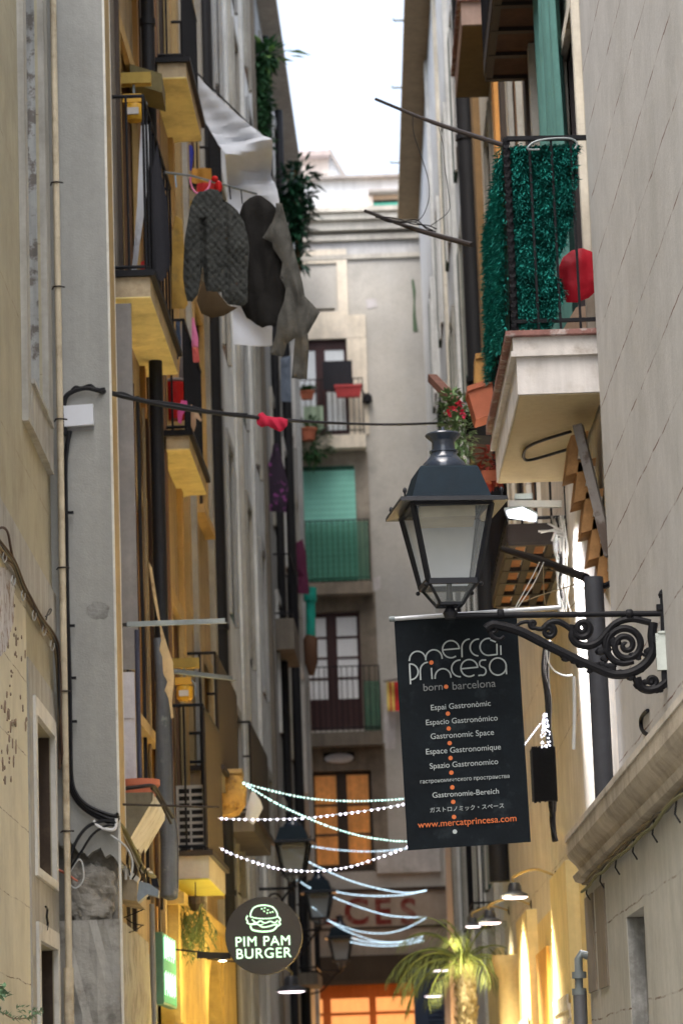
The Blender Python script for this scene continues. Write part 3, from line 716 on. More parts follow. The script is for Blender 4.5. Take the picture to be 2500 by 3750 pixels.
surround(d1, ftrim, .42, .5); surround(d2, mat('mid_trim', (.38,.33,.27), stain=(2,.45,.7,(.24,.21,.17))), .3, .3); surround(d3, dtrim, .34, .4); surround(d4, dtrim, .3, .55)
def french(d, m_fr, m_gl, rows, base=.0, mid=.12, top=.1, glz=None):
    x0,x1,z0,z1 = d; dr = group_part('french_window', EB, ((x0+x1)/2, YE+.15, z0)); xm = (x0+x1)/2
    mb = MB(); FE.box(mb, x0+.004, x0+.07, z0+.004, z1-.004, -.2, -.07); FE.box(mb, x1-.07, x1-.004, z0+.004, z1-.004, -.2, -.07); FE.box(mb, xm-mid/2, xm+mid/2, z0+.004, z1-.004, -.2, -.06)
    FE.box(mb, x0+.07, x1-.07, z1-top, z1-.004, -.2, -.075); FE.box(mb, x0+.07, x1-.07, z0+.004, z0+base+.04, -.2, -.075)
    zz0, zz1 = z0+base+.04, z1-top
    for k in range(1, rows):
        z = zz0+(zz1-zz0)*k/rows; FE.box(mb, x0+.07, x1-.07, z-.025, z+.025, -.19, -.08)
    mb.build('frame', m_fr, dr)
    mb = MB(); FE.box(mb, x0+.03, x1-.03, zz0-.02, zz1+.02, -.10, -.09); mb.build('pane', m_gl, dr)
    return dr
curt = mat('curtained_glass', (.78,.82,.84), rough=.25, var=.05, streak=.06, bump=0, spec=.6)
french(d1, red_wood, curt, 2, .1, .2, .22)
french(d3, red_wood, mat('curtain_mauve',(.92,.93,.95), rough=.3, var=.05, streak=.05, bump=0), 4, .62, .22, .1)
warm_glass = mat('warm_window', (.75,.30,.07), var=.3, sc=1.6, streak=.3, bump=0, emit=.035, rough=.3)
french(d4, dark_wood, warm_glass, 3, .12, .22, .08)
# the green roller blind hangs in front of the second window
bl = thing('roller_blind', 'turquoise green roller blind hanging over a window of the end building', 'blind', ((d2[0]+d2[1])/2, YE-.3, d2[2]))
blm = mat('green_blind', (.23,.56,.46), var=.04, sc=1.5, streak=.05, bump=.05)
mb = MB(); rows = []
for k in range(40):
    z = d2[3]-.03-(d2[3]-d2[2]+.02)*k/39; rows.append([V((d2[0]-.02+(d2[1]-d2[0]+.03)*j/10, YE-.06-.40*(k/39)**.7+.006*(k%2), z)) for j in range(11)])
mb.sheet(rows); mb.build('blind_slats', blm, bl)
mb = MB(); mb.tube([(d2[0],YE-.06,d2[3]-.03),(d2[1],YE-.06,d2[3]-.03)], .05, 10); mb.build('roller', mat('green_roller',(.03,.10,.07)), bl)
mb = MB(); mb.bar((d2[0]-.02,YE-.46,d2[2]-.01),(d2[1]+.01,YE-.46,d2[2]-.01),.03); mb.build('bottom_bar', MATS['green_roller'], bl)
mb = MB(); FE.box(mb, d2[0]+.01, d2[1]-.01, d2[2]+.01, d2[3]-.01, -.2, -.17); mb.build('window', dark_void, EB)
def ebal(x0, x1, zb, dep, h, m, rail=1.0, m_under=None, mesh=None, step=.11):
    return balcony(FE, EB, None, x0, x1, zb, dep, h, m, iron, rail, step, m_under, None, panel=mesh, r=.009)
z = e('N', 400, 2165)[1]; ebal(d1[0]-.55, e('N',565,2190)[0], z-.3, .45, .28, ftrim, 1.15)
netm = mat('green_net', (.05,.20,.13), alpha=.38, streak=0, bump=0, var=.1)
z = e('H', 1200, 1110)[1]; ebal(d2[0]-.5, e('H',1410,1000)[0], z-.3, .5, .25, dtrim, 1.25, None, netm)
z = e('X', 1200, 1545)[1]; ebal(d3[0]-.5, e('X',1450,1400)[0], z-.28, .5, .28, brown_wall, 1.3, None, None)
mb = MB(); FE.box(mb, d3[1]+.02, e('X',1440,1400)[0], e('X',1400,1530)[1], e('X',1400,1130)[1], .45, .46); mb.build('net_screen', netm, EB)
# set-back attic and penthouse
def slab(v, x0, y0, x1, y1, back, dep, m, name, parent):
    r = rect(v, x0, y0, x1, y1); k = (YE+back)/YE
    mb = MB(); mb.box(r[0]*k, r[1]*k, YE+back, YE+back+dep, EYE+(r[2]-EYE)*k, EYE+(r[3]-EYE)*k); return mb.build(name, m, parent), r, k
attic_w = mat('attic_white', (.66,.67,.68), var=.05, stain=(1,.5,.7,(.58,.59,.6)))
pinkw = mat('attic_pink', (.62,.54,.48), var=.05)
slab('N', 20, 290, 1100, 600, 2.5, 4, attic_w, 'attic_wall', EB); slab('N', 20, 272, 1100, 290, 2.3, 4.4, mat('attic_coping',(.34,.31,.29)), 'attic_coping', EB)
slab('N', 478, 428, 620, 600, 2.2, .4, pinkw, 'attic_box', EB); slab('N', 585, 375, 860, 392, 2.0, .6, MATS['attic_coping'], 'lintel', EB)
slab('N', 590, 395, 850, 455, 2.3, .3, mat('peach',(.66,.50,.36)), 'attic_lintel', EB); slab('N', 605, 470, 800, 540, 2.28, .2, mat('attic_green',(.12,.48,.36)), 'attic_awning', EB)
slab('N', 608, 455, 800, 470, 2.26, .2, dark_void, 'awning_box', EB)
slab('N', 20, 135, 300, 300, 4.5, 4, pinkw, 'penthouse', EB); slab('N', 20, 100, 305, 137, 4.2, 4.6, mat('penthouse_coping',(.42,.35,.33)), 'penthouse_coping', EB)
k = (YE+4.5)/YE; p = [e('N',298,112), e('N',412,290), e('N',298,300)]
mb = MB(); mb.prism([V((x*k,YE+4.6,EYE+(z-EYE)*k)) for x,z in p], (0,3.6,0)); mb.build('penthouse_slope', attic_w, EB)
mb = MB(); a, b = e('N',300,95), e('N',415,288); mb.bar((a[0]*k,YE+4.5,EYE+(a[1]-EYE)*k),(b[0]*k,YE+4.5,EYE+(b[1]-EYE)*k),.09); mb.build('roof_edge', MATS['attic_coping'], EB)
# stain streak on the wall
mb = MB(); q = [e('N',*t) for t in ((892,1030),(908,1025),(924,1110),(918,1200),(925,1290),(940,1400),(905,1400),(902,1280),(908,1180),(900,1100))]
mb.prism([V((x,YE-.012,z)) for x,z in q], (0,.01,0)); mb.build('damp_streak', mat('damp_green',(.10,.15,.09), streak=.3), EB)
for n_,t in (('H',[(1418,1080),(1465,1060),(1468,1140),(1430,1160)]),('X',[(1470,1290),(1568,1330),(1560,1660),(1470,1670)]),('N',[(565,1170),(640,1160),(650,1220),(575,1240)])):
    mb = MB(); mb.prism([V((e(n_,*u)[0],YE-.01,e(n_,*u)[1])) for u in t], (0,.008,0)); mb.build('plaster_patch', mat('patch_pale',(.58,.55,.55), stain=(3,.4,.7,(.45,.42,.40))), EB)
# sign board with old painted letters
sg = thing('shop_sign', 'weathered cream board with faded red capital letters over the end shop', 'sign', (.9, YE-.1, 5.2))
r0 = rect('K', 700, 990, 1475, 1400)
mb = MB(); FE.box(mb, r0[0]-.6, r0[1]+.5, r0[2], r0[3], .0, .06); mb.build('board', mat('sign_board', (.31,.27,.225), stain=(1.5,.5,.7,(.28,.24,.20))), sg)
mb = MB(); zz = e('K',1100,1212)[1]; FE.box(mb, r0[0]-.6, r0[1]+.5, zz-.05, zz, .06, .08); FE.box(mb, r0[0]-.62, r0[1]+.52, r0[3], r0[3]+.07, -.01, .1); mb.build('moulding', dark_wood, sg)
red_paint = mat('red_paint', (.16,.03,.025), stain=(3,.5,.65,(.26,.16,.13)))
x, z = e('K', 870, 1185); x2, z2 = e('K', 1430, 1020)
hgt = e('K',1100,1030)[1]-e('K',1100,1190)[1]
for ch,px in (('L',885),('C',1056),('E',1222),('S',1386)):
    x, z = e('K', px, 1190); lettering(ch, 'painted_letter', red_paint, sg, V((x,YE-.062,z)), (1,0,0), (0,0,1), hgt/.70, .004, bold=.02)
x, z = e('K', 1240, 1345); lettering('CARNS  I  VINS', 'small_lettering', mat('grey_paint',(.20,.18,.16)), sg, V((x,YE-.062,z)), (1,0,0), (0,0,1), .36, .003) if False else None
# awning box and lit shopfront
aw = thing('awning', 'closed dark brown awning box above the orange lit shopfront', 'awning', (.9, YE-.3, 4.1))
r1 = rect('K', 700, 1398, 1470, 1555)
mb = MB(); FE.box(mb, r1[0]-.5, r1[1]+.6, r1[2], r1[3], .0, .34); mb.build('awning_box', mat('awning_cloth',(.035,.03,.024)), aw)
mb = MB(); FE.box(mb, r1[0]-.5, r1[1]+.6, r1[2]-.08, r1[2]-.002, .1, .36); mb.build('valance', mat('valance_cloth',(.05,.04,.03)), aw)
sf = group_part('shopfront', EB, ((sh[0]+sh[1])/2, YE+.2, 0))
orange_lit = mat('orange_painted_wood', (.55,.16,.035), rough=.5, streak=.15, emit=0)
z1 = sh[3]; mb = MB()
xs = [sh[0], e('K',838,1700)[0], e('K',890,1700)[0], e('K',1135,1700)[0], e('K',1178,1700)[0], e('K',1435,1700)[0], sh[1]]
FE.box(mb, sh[0]+.01, sh[1]-.01, z1-.32, z1-.005, -.2, -.02)
for a,b in ((xs[1],xs[2]),(xs[3],xs[4]),(xs[5],xs[5]+.25)): FE.box(mb, a, b, 0.01, z1-.32, -.2, -.03)
zb = e('K',1000,1755)[1]
FE.box(mb, sh[0]+.01, sh[1]-.01, zb-.06, zb, -.19, -.06); FE.box(mb, sh[0]+.01, sh[1]-.01, 0.01, .9, -.19, -.05); mb.build('frame', orange_lit, sf)
mb = MB(); FE.box(mb, sh[0]+.02, sh[1]-.02, .9, z1-.3, -.16, -.14); mb.build('pane', mat('lit_pane', (1.0,.47,.15), var=.18, sc=1.2, streak=.1, bump=0, emit=.26, rough=.3), sf)
# things on the end balconies
mb = MB(); mb.obox(aY('N',262,1820,YE-.5), (.62,0,0), (0,.05,.02), (.0,0,.62)); one(mb, 'black_towel', mat('black_cloth',(.02,.02,.025)), 'small black towel draped over the rail of the topmost end window', 'towel')
def planter(v, x0, y0, x1, y1, Y, label, m=terracotta, grp=None, seed=1, n=0):
    a, b = aY(v, x0, y0, Y), aY(v, x1, y1, Y); t = thing('flower_box', label, 'planter', ((a.x+b.x)/2, Y, b.z), grp)
    mb = MB(); h = a.z-b.z; mb.hexa([(a.x+.03,Y-.07,b.z),(b.x-.03,Y-.07,b.z),(b.x-.03,Y+.07,b.z),(a.x+.03,Y+.07,b.z),(a.x,Y-.1,a.z-h*.2),(b.x,Y-.1,a.z-h*.2),(b.x,Y+.1,a.z-h*.2),(a.x,Y+.1,a.z-h*.2)])
    mb.build('box', m, t)
    mb = MB(); mb.box(a.x-.015, b.x+.015, Y-.115, Y+.115, a.z-h*.2, a.z); mb.build('rim', m, t)
    if n:
        random.seed(seed); mb = MB()
        for _ in range(n): mb.leaf((random.uniform(a.x,b.x),Y+random.uniform(-.08,.08),a.z), (random.uniform(-.6,.6),random.uniform(-.6,.3),random.uniform(.2,1)), random.uniform(.1,.25), .06, .3)
        mb.build('foliage', leaf_dark, t)
    return t
planter('N', 345, 1790, 535, 1868, YE-.55, 'long red flower box on the rail right of the black towel', mat('red_plastic',(.42,.05,.05), rough=.5))
planter('N', 95, 1830, 195, 1885, YE-.55, 'short terracotta flower box on the top end balcony left of the black towel', n=60, seed=3)
p = aY('N', 580, 1880, YE-.12); t = thing('wall_lantern', 'tiny dark wall lamp beside the topmost end window', 'lamp', p)
mb = MB(); mb.lathe(p, [(.02,-.12),(.1,-.08),(.09,.06),(.02,.12)], 10); mb.build('shade', iron, t); mb = MB(); mb.tube([p, p+V((-.15,.1,.25))], .02); mb.build('arm', iron, t)
mb = MB(); rows = []
for k in range(10): rows.append([V((aY('N',120+j*14,1935,YE-.52).x, YE-.52+.02*sin(j*1.3), aY('N',190,1935+k*19,YE-.52).z)) for j in range(11)])
mb.sheet(rows); one(mb, 'green_towel', mat('sage_cloth',(.33,.42,.30)), 'pale sage green cloth hanging on the top end balcony railing', 'cloth')
def bush(v, x, y, Y, r, n, m, seed, L=.2, wd=.07, sq=(1,1,1), mb=None, low=-.5):
    random.seed(seed); mb = mb or MB(); c = aY(v, x, y, Y) if v else V((x, Y, y))
    for _ in range(n):
        d = V((random.gauss(0,1),random.gauss(0,1),random.gauss(0,1))).normalized(); rr = r*random.random()**.4
        p = c+V((d.x*rr*sq[0], d.y*rr*sq[1], d.z*rr*sq[2]))
        mb.leaf(p, d+V((random.uniform(-.7,.7),random.uniform(-.7,.7),random.uniform(low,.6))), L*random.uniform(.6,1.3), wd*random.uniform(.7,1.3), random.uniform(0,.4))
    return mb
t = thing('potted_plant', 'trailing plant in an orange pot hung below the top end balcony', 'plant', aY('N',180,2250,YE-.6))
bush('N', 180, 2190, YE-.6, .42, 260, leaf_dark, 5, .18, .08, (1,.6,1.1)).build('foliage', leaf_dark, t)
p = aY('N',155,2150,YE-.85); mb = MB(); mb.lathe(p, [(.13,-.1),(.16,.1),(.19,.12),(.19,.16)], 12); mb.build('pot', terracotta, t)
p = aY('X', 1100, 1740, YE-.12); t = thing('bulkhead_light', 'small round unlit bulkhead light above the lowest end window', 'lamp', p)
mb = MB(); mb.ball(p, .18, 12, (1.7,.4,.6)); mb.build('globe', mat('opal_glass',(.6,.6,.62), rough=.3, streak=0, bump=0), t, True); mb = MB(); mb.box(p.x-.32,p.x+.32,YE-.06,YE-.005,p.z-.05,p.z+.13); mb.build('backplate', iron, t)
# striped flag at the wall right of the third window
fl = thing('striped_flag', 'small yellow and red striped flag hanging against the end wall', 'flag', aY('X',1530,1350,YE-.3))
fx = [aY('X',x,1200,YE-.3).x for x in (1490,1515,1530,1552,1600)]; z1, z0 = aY('X',1530,1115,YE-.3).z, aY('X',1530,1355,YE-.3).z
yel, redc = mat('yellow_cloth',(.68,.52,.12)), mat('red_cloth',(.50,.03,.03))
for i,(a,b) in enumerate(zip(fx[:-1], fx[1:])):
    mb = MB(); mb.sheet([[V((a+(b-a)*j/3, YE-.3+.03*sin(k*.8+a*9), z0+(z1-z0)*k/8)) for j in range(4)] for k in range(9)]); mb.build('stripe', (yel,redc,yel,redc)[i] if i else yel, fl)
mb = MB(); mb.tube([(fx[0]-.05,YE-.3,z1+.02),(fx[-1],YE-.02,z1+.1)], .015); mb.build('pole', dark_wood, fl)
mb = MB(); a = rect('K',1182,718,1400,868); FE.box(mb, a[0], a[1]+.6, a[2], a[3], .02, .1); one(mb, 'blank_panel', mat('panel_white',(.50,.49,.48), stain=(2,.5,.7,(.36,.35,.33))), 'blank white panel on the end wall above the painted shop sign', 'panel')
# ------------------------------------------------------------------ street lantern
lamp_black = mat('lamp_black', (.008,.009,.013), rough=.42, var=.25, sc=8, streak=.1, bump=.06, spec=.4)
lamp_roof = mat('lamp_roof_blue', (.004,.013,.022), rough=.6, var=.12, sc=10, streak=.05, bump=.1, spec=.15)
frost = mat('frosted_glass', (.74,.78,.80), rough=.3, var=.04, streak=.04, bump=.02, alpha=.9, spec=.6)
clearg = mat('lamp_glass', (.40,.43,.43), rough=.08, var=.05, streak=.1, bump=0, alpha=.28, spec=.7)
def lantern(base, rot, k, label, group=None, parts=True):
    t = thing('street_lantern', label, 'street lamp', base, group)
    c_, s_ = cos(rot), sin(rot)
    def L(a, b, z): return base+V(((a*c_-b*s_)*k, (a*s_+b*c_)*k, z*k))
    def ring(h, z): return [L(-h,-h,z), L(h,-h,z), L(h,h,z), L(-h,h,z)]
    AXS = (V((c_,s_,0))*k, V((-s_,c_,0))*k, V((0,0,k)))
    mb = MB(); mb.lathe(base, [(.03,-.03),(.042,0),(.028,.02),(.022,.035),(.045,.045),(.04,.06),(.02,.07),(.014,.16)], 14, 0, AXS); mb.build('stem', lamp_black, t, True)
    zb, zt, hb, ht, zc, hc = .155, .565, .133, .214, .045, .062
    R0, R1, R2 = ring(hc, zc), ring(hb, zb), ring(ht, zt)
    mb = MB()
    for i in range(4): mb.tube([R0[i], R1[i]], .009*k, 6); mb.bar(R0[i], R0[(i+1)%4], .014*k)
    for i in range(4): mb.bar(R0[i]*.5+R0[(i+1)%4]*.5, base+V((0,0,zc*k)), .012*k)
    mb.build('lower_cage', lamp_black, t)
    mb = MB()
    for i in range(4): mb.face(R0[i], R0[(i+1)%4], R1[(i+1)%4]*.98+R0[(i+1)%4]*.02, R1[i]*.98+R0[i]*.02)
    mb.build('lower_glass', clearg, t)
    mb = MB()
    for i in range(4):
        j = (i+1) % 4; mb.bar(R1[i], R2[i], .024*k); mb.bar(R1[i], R1[j], .026*k, .03*k); mb.bar(R2[i], R2[j], .022*k)
    for f in (.0, ):
        pass
    mb.build('frame', lamp_black, t)
    r1, r2 = ring(hb-.006, zb+.01), ring(ht-.006, zt-.01)
    for i in range(4):
        j = (i+1) % 4; mb = MB(); mb.face(r1[i], r1[j], r2[j], r2[i]); mb.build('pane', (clearg, clearg, frost, clearg)[i], t)
    for i in range(4):            # small knobs under the corners
        mb = MB(); d = R1[i]-base; mb.ball(R1[i]+V((d.x*.12, d.y*.12, -.02*k)), .013*k, 8); mb.build('corner_knob', lamp_black, t, True)
    mb = MB(); mb.box(base.x-.15*k, base.x+.15*k, base.y-.17*k, base.y+.15*k, base.z+.50*k, base.z+.56*k); mb.build('light_unit', mat('lamp_unit', (.42,.36,.22), rough=.5), t)
    hb2 = .292; mb = MB()
    o0, o1, i1 = ring(hb2, .565), ring(hb2-.004, .588), ring(.212, .606)
    for i in range(4):
        j = (i+1) % 4; mb.face(o0[i],o0[j],o1[j],o1[i]); mb.face(o1[i],o1[j],i1[j],i1[i]); mb.face(o0[i],o0[j],ring(.215,.572)[j],ring(.215,.572)[i])
    mb.build('brim', lamp_black, t)
    for i in range(4):
        mb = MB(); p = ring(hb2-.03, .6)[i]; mb.lathe(p, [(.006,-.02),(.006,.01),(.012,.02),(.010,.035),(.003,.042)], 8, 0, AXS); mb.build('finial', lamp_black, t, True)
    mb = MB(); a, b, c = ring(.216, .602), ring(.160, .775), ring(.150, .785)
    for i in range(4):
        j = (i+1) % 4; mb.face(a[i],a[j],b[j],b[i]); mb.face(b[i],b[j],c[j],c[i])
    mb.face(*c); mb.build('roof', lamp_roof, t)
    mb = MB(); mb.lathe(base, [(.118,.783),(.122,.80),(.116,.825),(.09,.85),(.074,.87),(.072,.885),(.078,.888),(.078,.897),(.064,.903),(.062,.945),(.068,.955),(.094,.978),(.098,.985),(.094,.992),(.05,1.005),(.012,1.012),(.010,1.03),(.0,1.034)], 28, 0, AXS)
    mb.build('chimney', mat('lamp_gloss', (.025,.035,.055), rough=.2, var=.1, streak=0, bump=.02, spec=.8), t, True)
    return t
A_ = aY('I', 455, 985, 16.03); B_ = aX('I', 1472, 975, 1.8); B_.z = A_.z
dv = (B_-A_); dv.z = 0; LEN = dv.length; dv.normalize(); nrm = dv.cross(V((0,0,1)))
rotl = .125
lantern(A_+V((0,0,.012)), rotl, 1.0, 'large black street lantern on a scrolled iron bracket above the dark banner')
def hp(x, y, v='I'): return hit(v, x, y, nrm, nrm.dot(A_))
pz = pxm(16.1)/1.3067                # metres per pixel of view I
bk = thing('lamp_bracket', 'ornate black scrolled iron bracket carrying the large street lantern', 'bracket', hp(1472, 1100))
mb = MB(); mb.tube([hp(440,988), hp(1460,976)], .0165, 12); mb.build('bar', iron, bk, True)
for x in (695, 1310):
    mb = MB(); c = hp(x, 980); mb.lathe(c-dv*.018, [(.0,0),(.024,0),(.028,.006),(.028,.03),(.024,.036),(0,.036)], 14, 0, (nrm, V((0,0,1)), dv)); mb.build('collar', iron, bk, True)
mb = MB(); mb.bar(hp(1470,885), hp(1478,1330), .03, .03, dv); mb.lathe(hp(1466,885), [(.016,-.02),(.022,0),(.012,.02),(0,.03)], 10); mb.obox(hp(1440,960)-nrm*.02, dv*.05, nrm*.04, (0,0,.03)); mb.build('wall_plate', iron, bk)
def scroll(pts, r0, r1, name='scroll', n=6):
    pp = smoothline(pts, n); k = len(pp); mb = MB()
    mb.tube(pp, [1.55*(r0+(r1-r0)*i/(k-1)) for i in range(k)], 8); return mb.build(name, iron, bk, True)
def spiral(cx, cy, r0, r1, a0, a1, n=40):   # pixels of view I, angles in turns, y down
    return [hp(cx+cos(2*pi*(a0+(a1-a0)*i/n))*(r0+(r1-r0)*i/n), cy+sin(2*pi*(a0+(a1-a0)*i/n))*(r0+(r1-r0)*i/n)) for i in range(n+1)]
def raw(pts): return [hp(*p) for p in pts]
scroll(raw([(625,1050),(655,1030),(700,1036),(790,1062),(900,1118),(1000,1168),(1080,1206),(1160,1240),(1230,1266),(1300,1264),(1365,1235),(1408,1190),(1424,1140),(1418,1085),(1425,1020)]), .017, .016, 'arm')
for dy in (-11, 11): scroll(raw([(700,1036+dy*.7),(790,1062+dy),(900,1118+dy),(1000,1168+dy),(1080,1206+dy)]), .006, .006, 'arm_moulding')
scroll(spiral(655,1052,26,6,-.3,.7), .008, .006); scroll(raw([(640,1045),(655,1085),(690,1100),(712,1085)]), .009, .006)
scroll(spiral(925,1062,34,5,-.25,1.4), .009, .007); scroll(raw([(925,1028),(905,1045),(880,1050),(850,1040),(838,1022),(820,1015),(790,1022),(770,1038)]), .009, .006)
scroll(spiral(850,1026,20,4,.2,1.3), .008, .006); scroll(raw([(900,1048),(930,1020),(970,1015),(1010,1035),(1040,1060)]), .012, .010)
scroll(spiral(1086,1046,50,5,.55,-1.25), .013, .009)
scroll(raw([(1040,1060),(1036,1090),(1060,1120),(1110,1130),(1160,1112),(1200,1070),(1235,1030),(1280,1008),(1330,1002),(1380,1012),(1412,1020)]), .013, .012)
for d in (12, -10): scroll(raw([(1060,1120+d),(1110,1130+d),(1160,1112+d),(1200,1070+d),(1240,1028+d)]), .006, .006)
scroll(spiral(1293,1128,92,4,.45,2.75, 70), .013, .009)
scroll(raw([(1210,1070),(1195,1110),(1205,1160),(1235,1200),(1280,1215),(1330,1205)]), .013, .010)
scroll(raw([(1345,1285),(1362,1325),(1400,1342),(1450,1330),(1490,1295),(1500,1262)]), .016, .012); scroll(spiral(1415,1300,30,5,.25,-.9), .010, .007)
random.seed(21)
for i in range(84):                      # leaf work along the lower curve
    x, y = random.choice([(1010,1185),(1050,1195),(1090,1215),(1130,1240),(1165,1230),(1190,1195),(1185,1150),(1215,1235),(1260,1265),(1310,1268),(1370,1245),(1400,1300),(1450,1335),(1360,1320),(1220,1050),(1240,1110),(1385,1090),(1400,1160),(1340,1180),(1500,1290)])
    mb = MB(); mb.ball(hp(x+random.uniform(-16,16), y+random.uniform(-14,14)), random.uniform(.013,.024), 6, (1.3,.8,.9)); mb.build('leaf_ornament', iron, bk, True)
wb = thing('meter_box', 'small white plastic box fixed at the wall end of the lamp bracket', 'box', hp(1475,1255))
mb = MB(); mb.obox(hp(1442,1250)-nrm*.02, dv*.07, nrm*.05, (0,0,.20)); mb.build('casing', mat('white_plastic',(.50,.54,.50), rough=.5, streak=.15), wb)
mb = MB(); mb.obox(hp(1446,1075)-nrm*.03, dv*.06, nrm*.07, (0,0,.012)); mb.build('lid', MATS['white_plastic'], wb)
mb = MB(); mb.tube([hp(1436,1100)-nrm*.02, hp(1436,1100)+nrm*.03], .02, 12); mb.build('gland', iron, wb)

# ------------------------------------------------------------------ hanging banner
TL, TR, BL, BR = aY('M',100,292,16.50), aY('M',1152,222,16.40), aY('M',215,2268,16.50), aY('M',1275,2195,16.40)
bx = (TR-TL).normalized(); by = (TL-BL).normalized(); bn = bx.cross(by).normalized()
def onb(x, y, o=.0): return hit('M', x, y, bn, bn.dot(TL+bn*o)) 
bt_ = thing('banner', 'long dark banner with white and orange lettering hanging from a pale rod', 'banner', (BL+BR)/2)
ban_m = mat('banner_fabric', (.005,.008,.011), rough=.6, var=.3, sc=5, streak=0, bump=.2, bsc=8, spec=.12, stain=(7,.55,.75,(.024,.032,.037)))
mb = MB(); rows = []
for k in range(41):
    row = []
    for j in range(25):
        u, v_ = j/24, k/40; p = TL*(1-u)*(1-v_)+TR*u*(1-v_)+BL*(1-u)*v_+BR*u*v_
        row.append(p+bn*(.004*sin(u*9+v_*5)*v_+.0035*noise.noise(V((u*5,v_*9,1)))))
    rows.append(row)
mb.sheet(rows)
n0 = len(mb.v); mb.v += [q-bn*.002 for q in mb.v]; mb.f += [tuple(reversed([i+n0 for i in f])) for f in list(mb.f)]
mb.build('fabric', ban_m, bt_, True)
rodL, rodR = onb(78,275,.012), hit('I', 985, 945, bn, bn.dot(TL+bn*.012))
mb = MB(); mb.tube([rodL, rodR], .012, 12); mb.build('rod', mat('pale_rod',(.55,.56,.58), rough=.35, metal=.3, streak=0), bt_, True)
mb = MB(); mb.tube([rodL-bx*.012, rodL+bx*.02], .016, 12); mb.build('rod_cap', galv, bt_, True)
for x in (940, 1010):
    mb = MB(); p = onb(x, 222); mb.tube([p-bx*.012, p+bx*.012], .02, 10); mb.build('clip', iron, bt_)
ink = mat('banner_white', (.44,.48,.48), rough=.6, streak=0, var=.05, bump=0); ink_o = mat('banner_orange', (.66,.17,.05), rough=.6, streak=0, var=.05, bump=0); ink_g = mat('banner_grey', (.20,.21,.21), rough=.6, streak=0, var=.05, bump=0)
OFF = .007
def line(s, l, r, cap, m, name='lettering', bold=0.0):
    a, b = onb(*l, OFF), onb(*r, OFF); return lettering(s, name, m, bt_, a, b-a, by, cap*pxm(16.45)/2.3517/.73, .0012, 'LEFT', width=(b-a).length, bold=bold)
line('Espai Gastronòmic', (412,1062), (925,1022), 47, ink); line('Espacio Gastronómico', (370,1190), (985,1148), 47, ink)
line('Gastronomic Space', (412,1310), (955,1272), 47, ink); line('Espace Gastronomique', (370,1442), (1013,1398), 47, ink)
line('Spazio Gastronomico', (405,1565), (992,1523), 47, ink); line('гастрономического пространства', (322,1692), (1088,1642), 42, ink)
line('Gastronomie-Bereich', (428,1815), (998,1778), 47, ink); line('ガストロノミック・スペース', (405,1940), (1040,1900), 44, ink)
line('www.mercatprincesa.com', (305,2075), (1152,2015), 50, ink_o, 'web_address')
line('born', (348,896), (512,884), 70, ink_g, 'small_lettering'); line('barcelona', (598,884), (968,858), 68, ink_g, 'small_lettering')
def dot(x, y, m, r=19):
    mb = MB(); c = onb(x, y, OFF); q = r*pxm(16.45)/2.3517; mb.prism([c+bx*cos(2*pi*i/20)*q+by*sin(2*pi*i/20)*q for i in range(20)], bn*.0012); return mb.build('printed_dot', m, bt_)
for x,y in ((562,1090),(569,1218),(577,1344),(585,1472),(592,1598),(600,1725),(608,1850),(615,1980),(420,650),(547,858)): dot(x, y, ink_o)
dot(622, 2106, ink)
def arc(cx, cy, rx, ry, a0, a1, n=18): return [(cx+cos(radians(a0+(a1-a0)*i/n))*rx, cy+sin(radians(a0+(a1-a0)*i/n))*ry) for i in range(n+1)]
def logo(strokes, name):
    mb = MB()
    for st in strokes:
        pp = [onb(x, y, OFF) for x,y in st]; w2 = 6.2*pxm(16.45)/2.3517
        for i in range(len(pp)-1):
            a, b = pp[i], pp[i+1]; d = (b-a)
            if d.length < 1e-6: continue
            d.normalize(); s_ = d.cross(bn)*w2; e_ = d*w2*.35
            mb.hexa([a-e_-s_,b+e_-s_,b+e_+s_,a-e_+s_]+[q+bn*.0014 for q in (a-e_-s_,b+e_-s_,b+e_+s_,a-e_+s_)])
    return mb.build(name, ink, bt_)
logo([[(230,635)]+arc(302,628,70,75,180,360)[2:]], 'logo_letter'); logo([arc(442,612,70,72,180,360)+[(514,615)]], 'logo_letter')
logo([[(517,541),(660,529)], arc(588,535,72,74,-2,-305,26)], 'logo_letter'); logo([[(684,602),(682,520)]+arc(750,520,68,72,180,268,10)], 'logo_letter')
logo([arc(825,520,72,72,-88,-268,16)], 'logo_letter'); logo([arc(912,515,74,73,-80,-270,16)+[(985,580)], [(985,582),(983,490)]], 'logo_letter')
logo([[(1018,582),(1016,505)],[(928,455),(972,472)],[(990,448),(1016,440)]], 'logo_letter')
logo([[(241,835),(232,662)], [(232,662)]+arc(240,730,66,68,-80,80,14)+[(241,796)]], 'logo_letter'); logo([[(328,798),(324,730)]+arc(390,722,66,74,180,268,10)], 'logo_letter')
logo([[(426,790),(420,698)]], 'logo_letter'); logo([[(452,788)]+arc(520,775,68,72,180,360,16)+[(590,778)]], 'logo_letter')
logo([arc(668,700,74,72,-90,-272,16)], 'logo_letter'); logo([[(676,704),(818,690)], arc(746,697,72,73,-4,-305,26)], 'logo_letter')
logo([[(888,628)]+arc(862,658,28,30,-80,-250,10)+arc(858,725,32,35,-70,110,12)+[(826,762)]], 'logo_letter'); logo([arc(992,684,72,74,0,360,30), [(1066,748),(1062,668)]], 'logo_letter')

